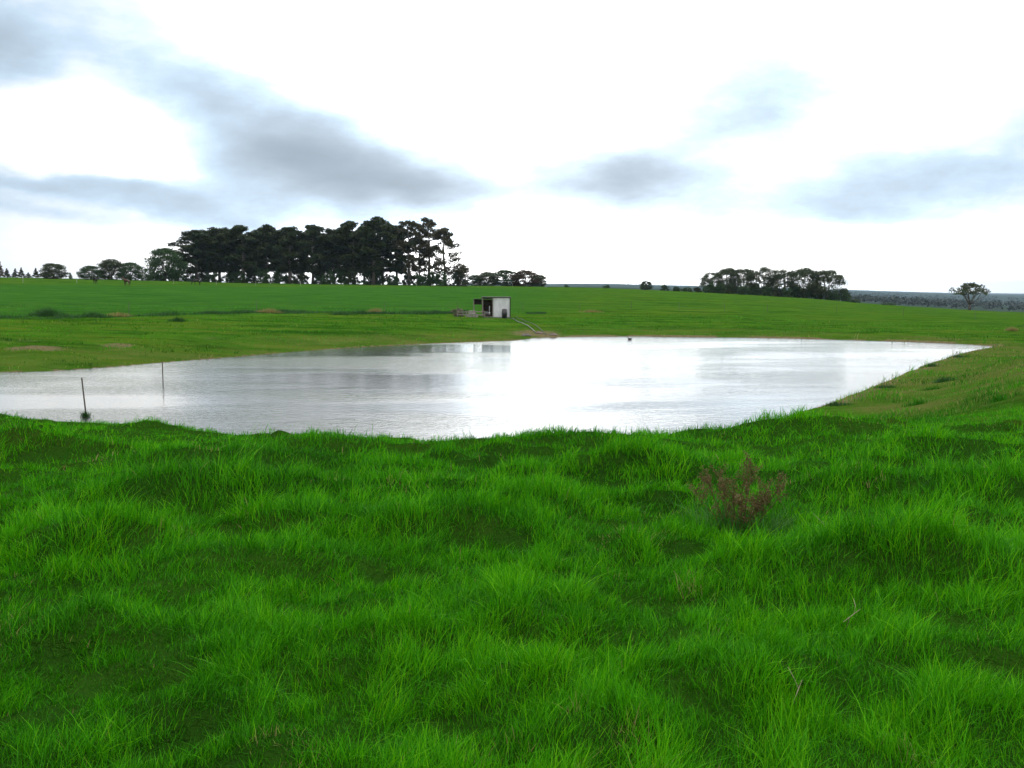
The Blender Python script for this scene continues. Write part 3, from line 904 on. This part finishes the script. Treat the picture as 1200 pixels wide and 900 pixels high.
for px, top, d, w, k, lab in front:
    w *= 1.12
    by_px('pine_tree', *PINES[k], 20.4, 9.5, px, top, d, w, lab, 'pine tree', WB)
for i, px in enumerate([244, 271, 299, 326, 354, 380, 404, 427, 449]):
    by_px('pine_tree', *PINES[(i * 2 + 1) % 5], 20.4, 9.5, px, 269 + (i * 5) % 7 - (6 if px > 395 else 0), 312, 36, 'dark pine in the rear row of the windbreak, half hidden between front pines', 'pine tree', 'rear row pines of the windbreak')
for px, top, d, w, k, lab in [(479, 255, 300, 34, 0, 'thin see-through pine right of the dense dark pines'),
                              (492, 262, 306, 26, 2, 'thin brownish pine between the two tallest see-through pines'),
                              (503, 253, 303, 36, 1, 'tallest of the thin see-through pines at the windbreak end'),
                              (521, 264, 299, 34, 0, 'last thin layered pine at the right end of the windbreak')]:
    by_px('pine_tree', *SPARSE[k], 20.4, 8.0, px, top, d, w, lab, 'pine tree', WB)
# shrubs along the foot of the windbreak
UG = 'dark bushes under the pine windbreak'
BUSH = [('b%d' % i, (lambda i=i: bush_proto(3.2, 5.5, 300 + i, M_BUSH if i != 2 else M_PINE))) for i in range(4)]
for i, px in enumerate(range(206, 538, 15)):
    top = 313 + (i * 7) % 8 - (3 if 400 < px < 450 else 0)
    by_px('bush', *BUSH[i % 4], 3.1, 5.4, px + (i * 5) % 7 - 3, top, 296 + (i * 3) % 7, 24, 'dark bush at the foot of the pine windbreak', 'bush', UG, ('stems', 'crown'))
by_px('bush', *BUSH[1], 3.1, 5.4, 175, 319, 283, 20, 'low dark bush left of the windbreak, under the spreading leafy tree', 'bush', None, ('stems', 'crown'))
GUM = [('g%d' % i, (lambda i=i: broad_proto(9, 9, .14, 120, 1.1, (M_GUM, M_BUSH, M_GUM, M_RED)[i], 400 + i))) for i in range(4)]
by_px('leafy_tree', *GUM[1], 9, 9, 194, 290, 288, 44, 'spreading leafy tree, lower than the pines, at the windbreak\'s left end', 'tree')
by_px('thin_tree', 'thin', lambda: broad_proto(9, 7, .1, 70, .6, M_PINE_BROWN, 440, .2), 9, 7, 536, 300, 300, 34, 'small thin bare looking tree past the last windbreak pine', 'tree')
# horizon left of the windbreak
by_px('leafy_tree', *GUM[0], 9, 9, 63, 308, 274, 28, 'small round tree alone on the skyline left of the tree group', 'tree')
by_px('leafy_tree', *GUM[1], 9, 9, 107, 311, 276, 26, 'low leafy tree at the left of the skyline group near the horses', 'tree', 'skyline trees near the horses')
by_px('leafy_tree', *GUM[2], 9, 9, 131, 303, 280, 30, 'highest leafy tree in the middle of the skyline group near the horses', 'tree', 'skyline trees near the horses')
by_px('leafy_tree', *GUM[1], 9, 9, 154, 307, 277, 30, 'dark leafy tree at the right of the skyline group near the horses', 'tree', 'skyline trees near the horses')
CON = [('c%d' % i, (lambda i=i: cone_proto(6, 3, 500 + i))) for i in range(3)]
SK = 'small conifers on the skyline'
by_px('conifer', 'cr', lambda: cone_proto(6, 3.4, 520, M_RED), 6, 3.2, 1, 305, 272, 10, 'reddish dark conifer, leftmost and tallest of the small skyline conifers', 'conifer', SK)
for i, (px, top, lab) in enumerate([(9, 314, 'small dark conifer just right of the reddish one'), (19, 314, 'small conifer, left one of the close pair on the skyline'),
                                    (26, 313, 'small conifer, right one of the close pair on the skyline'), (34, 319, 'tiny conifer, lowest on the skyline, between two taller ones'),
                                    (43, 313.5, 'pointed small conifer next to the round skyline tree')]):
    by_px('conifer', *CON[i % 3], 6, 2.8, px, top, 272 + i, 8, lab, 'conifer', SK)
by_px('bush', *BUSH[0], 3.1, 5.4, 83, 319, 273, 5, 'tiny dark bush on the skyline in the gap between trees', 'bush', None, ('stems', 'crown'))
# clump right of the windbreak
for px, top, w, k, lab in [(556, 322, 22, 1, 'low leafy tree at the left end of the small middle clump'), (570, 318, 32, 2, 'leafy tree second from left in the small middle clump'),
                           (592, 316, 34, 1, 'round green tree in the centre of the small middle clump'), (616, 316, 34, 3, 'russet tree in the small middle clump'),
                           (631, 321, 20, 2, 'low tree at the right end of the small middle clump')]:
    by_px('leafy_tree', *GUM[k], 9, 9, px, top, 335 + px % 5, w, lab, 'tree', 'small middle clump of trees')
# row on the right: pale gums
GUMS = [('h%d' % i, (lambda i=i: broad_proto(9, 9, .2, 95, 1.0, M_GUM, 600 + i, .2, M_BARK_PALE))) for i in range(4)]
RG = 'gum trees in the right hand row'
for i, (px, top, w, lab) in enumerate([(834, 318, 24, 'small ragged gum at the left end of the right hand tree row'), (852, 313, 28, 'gum second from the left in the right hand tree row'),
                                       (871, 314, 32, 'gum third from the left in the right hand tree row'), (895, 313, 34, 'broad gum in the middle of the right hand tree row'),
                                       (918, 314.5, 32, 'gum just right of the middle of the right hand tree row'), (942, 313, 34, 'gum second from the right end of its row, sky gap beside it'),
                                       (969, 315.5, 36, 'rounded gum at the right end of its row, above the blue plain')]):
    by_px('gum_tree', *GUMS[i % 4], 9, 9, px, top, 322 - i, w * 1.15, lab, 'gum tree', RG)
for i, px in enumerate(range(832, 990, 13)):
    by_px('bush', *BUSH[i % 4], 3.1, 5.4, px, 329 + (px - 832) * .05 + (i * 5) % 4, 316 - i % 4, 20, 'dark bush at the foot of the gum tree row', 'bush', 'dark bushes under the gum row', ('stems', 'crown'))
by_px('leafy_tree', *GUM[0], 9, 9, 757, 329, 322, 15, 'small rounded tree at the left end of the low hedge', 'tree')
by_px('bush', *BUSH[3], 3.1, 5.4, 779, 332.5, 322, 14, 'low rounded bush between small tree and low hedge', 'bush', None, ('stems', 'crown'))
for i, px in enumerate([794, 806, 817]):
    by_px('bush', *BUSH[i % 4], 3.1, 5.4, px, 335.5 + i * .4, 322, 17, 'low dark bush of the hedge leading to the gum row', 'bush', 'low hedge bushes', ('stems', 'crown'))
for px, top, w, lab in [(664, 333, 8, 'tiny far bush on the pale skyline, left of two'), (711, 333.5, 12, 'tiny far bush on the pale skyline, right of two')]:
    by_px('bush', *BUSH[0], 3.1, 5.4, px, top, 330, w, lab, 'bush', None, ('stems', 'crown'))
for px, top, w, lab in [(1004, 350, 20, 'low dark bush on the field edge right of the gum row'), (1040, 354, 24, 'low bush on the field edge between gum row and lone tree')]:
    by_px('bush', *BUSH[1], 3.1, 5.4, px, top, 306, w, lab, 'bush', None, ('stems', 'crown'))
by_px('lone_tree', 'lone', lambda: broad_proto(8, 9, .22, 75, .8, M_GUM, 703, .2, M_BARK, True, .2), 8, 9, 1137, 331, 292, 46, 'lone spreading tree with flat layered crown against the blue plain', 'tree')

# ------------------------------------------------------------------ rough tufts along the ditch and banks
def tuft(px, py, W, Hh, n, tones, name, label, cat, group=None, w=.02, mat=None):
    x, y, z = at(px, py)
    X = x + rng.normal(0, W * .35, n); Yy = y + rng.normal(0, max(.12, W * .15), n)
    hh = Hh * rng.uniform(.5, 1.1, n) * np.exp(-((X - x) / W) ** 2)
    o = blades(name, X - x, Yy - y, hh, np.full(n, w), rng.uniform(tones[0], tones[1], n), mat or M_GRASS, 3, .5, 0.02)
    # blades() reads the land at its own coordinates: shift to the right height
    me = o.data
    co = np.empty(len(me.vertices) * 3, np.float32); me.vertices.foreach_get('co', co); co = co.reshape(-1, 3)
    z_there = np.repeat(ground_z(X - x, Yy - y), 7); z_here = np.repeat(ground_z(X, Yy), 7)
    co[:, 2] += (z_here - z_there - z).astype(np.float32)
    me.vertices.foreach_set('co', co.ravel()); me.update()
    o.location = (x, y, z)
    return tag(o, label, cat, group)
RUSH = 'dark rush tussocks along the ditch'
for px, py, W, Hh, n, lab in [(54, 371, 2.2, .95, 800, 'largest dark rush tussock, at the ditch on the far left bank'),
                              (110, 372, 2.0, .6, 500, 'dark rush tussock right of the largest one on the ditch'),
                              (208, 377, 1.0, .5, 300, 'small dark tussock on the bank below the ditch'),
                              (250, 368, 3.0, .5, 500, 'wide dark tussock on the ditch below the leftmost pines'),
                              (400, 369, 2.2, .45, 400, 'dark tussock on the ditch left of the yellow reeds')]:
    tuft(px, py, W, Hh, n, (0, .8), 'rush_tussock', lab, 'rushes', RUSH, .02, M_RUSH)
for px, py, W, Hh, n, lab in [(315, 367, 1.8, .6, 500, 'wide patch of tan dry grass on the ditch below the windbreak'),
                              (440, 366, 1.3, .6, 350, 'bright yellowish dry grass patch on the ditch left of the shed'),
                              (140, 371, 1.6, .5, 350, 'tan dry grass patch on the ditch at the far left bank'),
                              (693, 366, 2.2, .45, 400, 'pale dry grass patch on the field right of the shed'),
                              (1186, 388, .9, .5, 260, 'pale whitish dry clump at the right edge of the field')]:
    tuft(px, py, W, Hh, n, (0, 1), 'dry_grass_clump', lab, 'dry grass', 'dry grass patches on the far side', .018, M_DRY)
for px, py, W, Hh, n, lab in [(1105, 448, .55, .35, 260, 'dark green tussock in the middle of the right bank'), (1090, 457, .5, .22, 200, 'small dark tussock below the larger one on the right bank'),
                              (1073, 475, .5, .28, 200, 'dark tussock low on the right bank near the lush grass'), (1170, 470, .2, .3, 120, 'single narrow tussock at the right edge of the bank'),
                              (1090, 430, .5, .35, 260, 'dark tussock at the water edge, farthest up the right bank'), (1122, 419, .7, .3, 260, 'brown tussock at the water edge near the dam corner'),
                              (980, 476, .6, .25, 260, 'brown tussock at the water edge nearest the lush grass'), (1036, 455, .6, .25, 260, 'brown tussock at the water edge halfway along the right bank'),
                              (1205, 380, 1.8, .4, 300, 'dark tussock at the far right edge of the field')]:
    tuft(px, py, W * 1.25, Hh * .8, n, (0, .45), 'bank_tussock', lab, 'grass tussock', 'tussocks on the right bank', .010, M_GRASS if n < 260 else M_RUSH)

# ------------------------------------------------------------------ dead dock weed in the foreground
def build_weed():
    x, y, z = at(868, 628)
    e = empty('dead_weed', (x, y, z)); tag(e, 'dead brown dock weed with dry seed heads standing in the green grass', 'weed')
    rs = random.Random(5)
    specs = [(-.24, .02, .33, -.10), (-.19, -.02, .42, -.05), (-.14, .03, .44, .0), (-.11, -.04, .36, -.02), (-.05, 0, .30, .0), (0, .04, .33, .02), (.03, 0, .56, .03), (.05, .05, .5, .04), (.09, -.03, .33, .05),
             (.15, .03, .40, .08), (.20, 0, .44, .12), (.23, .05, .34, .10), (-.02, -.05, .26, 0), (.07, -.06, .25, .02)]
    for sx, sy, h, lx in specs:
        h *= .9
        mb = MB()
        pts = [(sx * .45, sy, -.03), (sx * .7 + rs.uniform(-.01, .01), sy, h * .4), (sx + lx * .3, sy + rs.uniform(-.02, .02), h * .75), (sx + lx * .6, sy, h)]
        mb.tube(pts, [.004, .0034, .0028, .0015], 6)
        tw = []
        for k in range(10):
            t = rs.uniform(.25, .95); i = min(int(t * 3), 2); f = t * 3 - i
            p = Vector(pts[i]).lerp(Vector(pts[i + 1]), f)
            q = p + Vector((rs.uniform(-.07, .07), rs.uniform(-.05, .05), rs.uniform(.04, .10)))
            mb.tube([p, p.lerp(q, .5) + Vector((0, 0, .008)), q], [.0022, .0016, .0008], 4); tw.append((p, q))
        me = mb.mesh('stem', M_DEAD, True)
        a = me.attributes.new('tone', 'FLOAT', 'POINT'); a.data.foreach_set('value', [rs.uniform(.1, .8)] * len(me.vertices))
        st = link('stem', me, e)
        C = []
        for p, q in tw:
            for t in (.4, .7, 1.0): C.append(tuple(p.lerp(q, t)))
        C += [tuple(Vector(pts[2]).lerp(Vector(pts[3]), t)) for t in (.2, .5, .8, 1)]
        link('seed_head', cards(C, [.02] * len(C), [15] * len(C), .0060, 'seed_head', M_DEAD, 1.4), st)
    n = 420
    X = rng.normal(0, .19, n); Yy = rng.normal(0, .10, n)
    o = blades('basal_leaves', X + x, Yy + y, rng.uniform(.12, .32, n), np.full(n, .0035), rng.uniform(0, 1, n), M_DOCK, 3, .6)
    o.location = (-x, -y, -z); o.parent = e
build_weed()

# small finds in the lawn: dry twigs and a pale flower
for px, py, L, rz, lab in [(1000, 742, .16, .3, 'pale dry forked twig lying in the grass right of centre'), (935, 838, .2, 1.0, 'pale dead grass stalk bent over in the near tussock'),
                           (965, 633, .1, 1.6, 'short straw stalk lying right of the dead weed'), (860, 628, .05, .0, 'tiny pale stalk stump in front of the dead weed')]:
    x, y, z = at(px, py); mb = MB()
    c, s = math.cos(rz), math.sin(rz)
    h = .08
    L *= .35
    mb.tube([(-c * L, -s * L, h * .6), (0, 0, h), (c * L * .6, s * L * .6, h + .02)], [.0014, .0018, .001], 6)
    mb.tube([(0, 0, h), (c * L * .3 - s * .03, s * L * .3, h + .035), (c * L * .45 - s * .05, s * L * .5 + .03, h + .06)], [.002, .0015, .001], 5)
    mb.tube([(-c * L * .4, -s * L * .4, h * .8), (-c * L * .4, -s * L * .4 + .04, 0)], [.0018, .0018], 5)
    o = mb.build('dry_twig', M_TWIG); o.location = (x, y, z); tag(o, lab, 'twig', 'dry twigs in the near grass')

# ------------------------------------------------------------------ pump shed
def corrug(x0, x1, z0, z1, y, depth=.018, pitch=.076, axis='x'):
    """corrugated sheet with thickness; runs along x (or y)"""
    n = max(4, int((x1 - x0) / pitch * 6)); vs = []; fs = []
    for k in range(n + 1):
        u = x0 + (x1 - x0) * k / n
        w = depth * math.sin(2 * math.pi * (u - x0) / pitch)
        for dy in (0, .006):
            for z in (z0, z1):
                vs.append((u, y + w + dy, z) if axis == 'x' else (y + w + dy, u, z))
    for k in range(n):
        a = k * 4; b = a + 4
        fs += [(a, b, b + 1, a + 1), (a + 2, a + 3, b + 3, b + 2), (a + 1, b + 1, b + 3, a + 3), (a, a + 2, b + 2, b)]
    fs += [(0, 1, 3, 2), (n * 4, n * 4 + 2, n * 4 + 3, n * 4 + 1)]
    mb = MB(); mb.add(vs, fs); return mb
def build_shed():
    d = 105
    x, y = at_d(581.5, d); z = gz(x, y)
    e = empty('pump_shed', (x, y, z - .06), 0.0)
    tag(e, 'small pump shed with white iron front and dark open doorway by the water', 'shed')
    # local: front faces -y (towards the dam); x from -1.45 (doorway side) to 1.5
    Hs = 2.12
    corrug(-.30, 1.42, .12, Hs, -.9).build('front_wall', M_WHITE, e)
    corrug(-.9, .9, .1, Hs - .05, 1.45, axis='y').build('side_wall', M_IRON, e)
    corrug(-1.42, 1.42, .1, Hs - .2, .9).build('back_wall', M_RUST, e)
    mb = MB(); mb.box((0, 0, 0), (3.1, 2.15, .05), Matrix.Rotation(R(-4), 3, 'X')); r = mb.build('roof', M_IRON, e); r.location = (0, 0, Hs + .04)
    for px_, w in ((-1.42, .09), (-.36, .08)):
        mb = MB(); mb.box((px_, -.93, Hs / 2), (w, .09, Hs)); mb.build('door_post', M_WOOD, e)
    for px_ in (-1.42, 1.4):
        mb = MB(); mb.box((px_, .83, Hs / 2 - .1), (.09, .09, Hs - .2)); mb.build('corner_post', M_WOOD, e)
    mb = MB(); mb.box((1.5, -.93, Hs / 2), (.07, .07, Hs)); mb.build('corner_post', M_DARK, e)
    mb = MB(); mb.box((-.89, -.93, Hs - .07), (.97, .07, .13)); mb.build('lintel', M_DARK, e)
    mb = MB(); mb.box((0, 0, .05), (2.95, 1.9, .12)); mb.build('floor_slab', M_CONC, e)
    corrug(-.9, .9, .1, Hs - .1, -1.5, axis='y').build('side_wall', M_RUST, e)
    # lean-to awning on the left
    lt = empty('lean_to', (0, 0, 0)); lt.parent = e
    mb = MB(); mb.box((-1.98, -.2, 2.0), (.95, 1.5, .05), Matrix.Rotation(R(-6), 3, 'Y')); mb.build('awning_roof', M_DARK, lt)
    mb = MB(); mb.box((-2.0, .5, 1.68), (.85, .05, .55)); mb.build('awning_panel', M_DARK, lt)
    for yy in (-.85, .45):
        mb = MB(); mb.tube([(-2.38, yy, -.1), (-2.38, yy, 1.93)], .04, 6); mb.build('awning_post', M_WOOD, lt)
    # pump standing inside the doorway
    p = empty('water_pump', (x - .9, y - .25, z + .05)); tag(p, 'grey water pump standing in the dark doorway of the shed', 'pump')
    mb = MB(); mb.box((0, 0, .06), (.6, .5, .1)); mb.build('skid', M_RUST, p)
    mb = MB(); mb.tube([(-.25, 0, .38), (.02, 0, .38)], .19, 14); mb.tube([(.02, 0, .38), (.1, 0, .38)], .1, 10); mb.build('motor', M_IRON, p, True)
    mb = MB(); mb.tube([(.1, 0, .38), (.26, 0, .38)], .16, 14); mb.tube([(.18, 0, .5), (.18, 0, 1.15)], .05, 8); mb.build('pump_head', M_WHITE, p, True)
    # black drum before the white wall
    dr = empty('drum', (x + .88, y - 1.28, z)); tag(dr, 'upright black drum in front of the white shed wall', 'drum')
    mb = MB(); mb.tube([(0, 0, -.05), (0, 0, .28), (0, 0, .30), (0, 0, .56), (0, 0, .58), (0, 0, .88)], [.27, .27, .285, .285, .27, .26], 20); mb.build('barrel', M_BLACK, dr, True)
    mb = MB(); mb.tube([(0, 0, .88), (0, 0, .92)], [.2, .19], 16); mb.build('lid', M_RUST, dr)
    # low timber yard rail, left front
    f = empty('rail_fence', (x - 2.6, y - 1.6, gz(x - 2.6, y - 1.6))); tag(f, 'low weathered timber rail pen in front of the shed\'s left side', 'rail fence')
    for i in range(4):
        xx = -1.45 + i * .95
        mb = MB(); mb.box((xx, 0, .28), (.1, .1, .8)); mb.build('post', M_WOOD, f)
    for zz in (.28, .58):
        mb = MB(); mb.box((-.02, -.07, zz), (3.0, .035, .11), Matrix.Rotation(R(.8 if zz < .4 else -1.2), 3, 'Y')); mb.build('rail', M_WOOD, f)
    # stacked pale blocks / junk behind the rails
    for i, (bx, bz, lab) in enumerate([(-2.2, .0, 'pale concrete block beside the shed, nearest its door post'), (-2.9, .0, 'pale concrete block, left one behind the low rails'), (-2.55, .36, 'pale concrete block lying on top of two others by the shed')]):
        mb = MB(); mb.box((0, 0, .18), (.62, .4, .35), Matrix.Rotation(.2 * i, 3, 'Z'), .97)
        o = mb.build('concrete_block', M_CONC); o.location = (x + bx, y - .9, z + bz + .0); tag(o, lab, 'block', 'concrete blocks beside the shed')
    # grey scrub at the left of the rails
    bs = plant('bush', 'scrub', lambda: bush_proto(1.1, 1.8, 900, leafy('grey_scrub', (.10, .11, .06), (.17, .17, .10), (.28, .27, .18), .2), 26, .07, 70), x - 4.0, y - .6, 1.0, 1.0, .5,
               'grey green scrub bush at the left end of the low rails', 'bush', None, ('stems', 'crown'))
    # suction pipes from the shed down to the water
    for k, (s0, e0, rad, mt, lab) in enumerate([((598, 373.5), (628, 391), .035, M_BLACK, 'black suction pipe running from the drum down to the water'),
                                               ((604, 372), (641, 393.2), .028, M_POSTG2, 'pale pipe, upper of the two running from the shed down to the water')]):
        P = []
        for t in np.linspace(0, 1, 22):
            # straight on the ground between the two seen ends
            if t == 0: A = at(*s0)
            ex = at(*e0) if t == 0 else ex
            A = A if t > 0 else A
            px_ = A[0] + (ex[0] - A[0]) * t + .04 * math.sin(t * 9 + k); py_ = A[1] + (ex[1] - A[1]) * t
            P.append((px_, py_, max(gz(px_, py_), -.02) + rad * .8 + .04))
        mb = MB(); mb.tube(P, rad, 8); o = mb.build('water_pipe', mt, None, True); tag(o, lab, 'pipe')
    for px_, py_, r_, lab in [(617, 394, .35, 'pale stone at the water edge below the pipes, left one'), (632, 391, .28, 'brown stone at the water edge, between the two pipe ends'), (648, 393, .3, 'dark stone at the water edge right of the pipes')]:
        X_, Y_, Z_ = at(px_, py_)
        rs = random.Random(px_); mb = MB()
        rings = []
        pts = []; rad = []
        for q in range(6):
            t = q / 5; pts.append((0, 0, -r_ * .3 + r_ * .9 * t)); rad.append(r_ * (math.sin(math.pi * (t * .8 + .15)) * .9 + .05))
        mb.tube(pts, rad, 9); mb.v = [(a * rs.uniform(.8, 1.2) * 1.4, b * rs.uniform(.8, 1.2), c * rs.uniform(.9, 1.1)) for a, b, c in mb.v]
        o = mb.build('stone', M_POSTG2 if px_ == 617 else M_RUST); o.location = (X_, Y_, Z_); tag(o, lab, 'stone', 'stones at the water edge')
build_shed()

# ------------------------------------------------------------------ posts in the water and the fences
def stake(px, py, h, rad, lean, label, group, onwater=True):
    X_, Y_ = on_water(px, py)
    mb = MB(); top = (lean, 0, h)
    mb.tube([(0, 0, -1.2), (0, 0, 0), (lean * .5, .0, h * .5), top], [rad * 1.1, rad, rad * .95, rad * .9], 8)
    o = mb.build('fence_post', M_POSTG); o.location = (X_, Y_, 0)
    tag(o, label, 'post', group); return o
stake(101, 488, 1.22, .025, -.09, 'dark wooden post standing in the water at the near left shore', 'posts standing in the dam')
stake(191, 447, .86, .024, .0, 'shorter thin post standing in the water towards the far left bank', 'posts standing in the dam')
X_, Y_ = on_water(101, 488)
n = 160
tu = blades('water_weed', rng.normal(0, .06, n), rng.normal(0, .05, n), np.full(n, .24) * rng.uniform(.5, 1.1, n), np.full(n, .009), rng.uniform(0, .7, n), M_RUSH, 3, .35)
co = np.empty(len(tu.data.vertices) * 3, np.float32); tu.data.vertices.foreach_get('co', co); co = co.reshape(-1, 3)
co[:, 2] -= co[:, 2].reshape(-1, 7)[:, 0].repeat(7) + .03; tu.data.vertices.foreach_set('co', co.ravel()); tu.data.update()
tu.location = (X_ + .02, Y_ - .1, 0); tag(tu, 'dark weed clump in the water at the foot of the near post', 'water weed')

def wire_fence(pts, step, h, label, mat, rad=.035, wires=3):
    P = []
    for a, b in zip(pts[:-1], pts[1:]):
        A = Vector((*a, 0)); B = Vector((*b, 0)); L = (B - A).length; k = max(1, int(L / step))
        for i in range(k): P.append(A.lerp(B, i / k))
    P.append(Vector((*pts[-1], 0)))
    z0 = gz(P[0].x, P[0].y)
    e = empty('wire_fence', (P[0].x, P[0].y, z0)); tag(e, label, 'fence')
    pm = MB(); pm.tube([(0, 0, -.25), (0, 0, h * .5), (0, 0, h)], [rad, rad, rad * .9], 6); pmesh = pm.mesh('post', mat)
    zs = ground_z(np.array([p.x for p in P]), np.array([p.y for p in P]))
    for p, z in zip(P, zs):
        o = link('post', pmesh, e); o.location = (p.x - P[0].x, p.y - P[0].y, z - z0); o.rotation_euler = (random.uniform(-.04, .04), random.uniform(-.04, .04), 0)
    for w in range(wires):
        hh = h * (.35 + .27 * w)
        mb = MB(); mb.tube([(p.x - P[0].x, p.y - P[0].y, z - z0 + hh) for p, z in zip(P, zs)], .0028, 4); mb.build('wire', M_WIRE, e)
wire_fence([at_d(p, d) for p, d in ((-60, 96), (150, 99), (300, 106), (450, 111), (613, 122), (740, 135), (900, 150), (1060, 160), (1230, 165))], 7.5, 1.15, 'thin wire fence with slim grey posts along the ditch across the field', M_POSTG, .024)
wire_fence([at_d(p, d) for p, d in ((-40, 236), (150, 243), (300, 262), (450, 275), (560, 292), (640, 300))], 9, 1.2, 'far wire fence with pale posts before the pines and horses', M_WPOST, .045)

# ------------------------------------------------------------------ animals
def skinned(name, verts, edges, radii, mat, parent=None, sub=1):
    me = bpy.data.meshes.new(name); me.from_pydata(verts, edges, []); me.update()
    o = bpy.data.objects.new(name, me); COL.objects.link(o)
    m = o.modifiers.new('skin', 'SKIN')
    m.use_smooth_shade = True
    sk = me.skin_vertices[0].data if me.skin_vertices else None
    if sk is None:
        me.attributes.new
    for i, r in enumerate(radii):
        sk[i].radius = (r, r) if not isinstance(r, tuple) else r
    sk[0].use_root = True
    s = o.modifiers.new('sub', 'SUBSURF'); s.levels = sub; s.render_levels = sub
    dg = bpy.context.evaluated_depsgraph_get()
    out = bpy.data.meshes.new_from_object(o.evaluated_get(dg))
    bpy.data.objects.remove(o)
    out.name = name; out.materials.clear(); out.materials.append(mat)
    out.polygons.foreach_set('use_smooth', [True] * len(out.polygons))
    return link(name, out, parent)
def horse(px, d, rz, grazing, mat, label):
    x, y = at_d(px, d)
    # body along +x, head at +x
    v = [(-.55, 0, 1.22), (-.2, 0, 1.2), (.2, 0, 1.18), (.55, 0, 1.25)]
    r = [.26, .31, .30, .25]; e = [(0, 1), (1, 2), (2, 3)]
    if grazing: nk = [(.85, 0, 1.15, .16), (1.1, 0, .75, .12), (1.2, 0, .42, .11), (1.3, 0, .18, .07)]
    else: nk = [(.82, 0, 1.52, .17), (1.0, 0, 1.85, .12), (1.12, 0, 1.98, .12), (1.42, 0, 1.78, .075)]
    prev = 3
    for a in nk:
        v.append(a[:3]); r.append(a[3]); e.append((prev, len(v) - 1)); prev = len(v) - 1
    for sy in (-.17, .17):
        for k, (hx, joint) in enumerate(((.5, 3), (-.6, 0))):
            st = random.uniform(-.08, .08)
            pts = [(hx, sy, .92, .14), (hx + st * .5 + (.06 if k else 0), sy, .72, .09), (hx + st - (.08 if k else 0), sy, .45, .055), (hx + st, sy, .12, .04), (hx + st + .05, sy, .03, .06)]
            pv = joint
            for a in pts:
                v.append(a[:3]); r.append(a[3]); e.append((pv, len(v) - 1)); pv = len(v) - 1
    em = empty('horse', (x, y, gz(x, y)), rz); tag(em, label, 'horse', 'horses on the rise')
    skinned('body', v, e, r, mat, em)
    mb = MB(); mb.tube([(-.78, 0, 1.32), (-.92, 0, 1.1), (-.95, 0, .6)], [.05, .07, .03], 6); mb.build('tail', M_MANE, em, True)
    mb = MB(); tops = [(.55, 0, 1.48), (nk[0][0] - .1, 0, nk[0][2] + (.17 if grazing else .12)), (nk[1][0] - (.0 if grazing else .1), 0, nk[1][2] + (.12 if grazing else .05))]
    mb.tube(tops, [.03, .055, .03], 6); mb.build('mane', M_MANE, em, True)
    for sy in (-.06, .06):
        mb = MB(); c = Vector(nk[2][:3]); mb.tube([c + Vector((0, sy, .06)), c + Vector((-.02, sy * 1.3, .2))], [.035, .008], 5); mb.build('ear', mat, em)
horse(149, 228, math.pi - .35, False, M_HORSE, 'brown horse side on with raised head, facing left near the skyline')
horse(112, 232, -1.45, False, M_DHORSE, 'dark horse standing end on, leftmost on the rise')
horse(231, 246, math.pi + .15, True, M_DHORSE, 'dark horse grazing at the foot of the leftmost pines')

def duck(px, py, label):
    X_, Y_ = on_water(px, py)
    em = empty('duck', (X_, Y_, 0), 2.6); em.scale = (.75, .75, .75); tag(em, label, 'duck')
    v = [(-.26, 0, .12), (-.12, 0, .07), (.05, 0, .06), (.16, 0, .09), (.2, 0, .19), (.22, 0, .27), (.31, 0, .25)]
    skinned('body', v, [(i, i + 1) for i in range(6)], [(.03, .03), .10, .12, .08, .04, .05, .018], M_DHORSE, em)
    mb = MB(); mb.box((.35, 0, .245), (.08, .04, .018)); mb.build('bill', M_DARK, em)
duck(738, 398, 'small dark duck floating near the far shore')
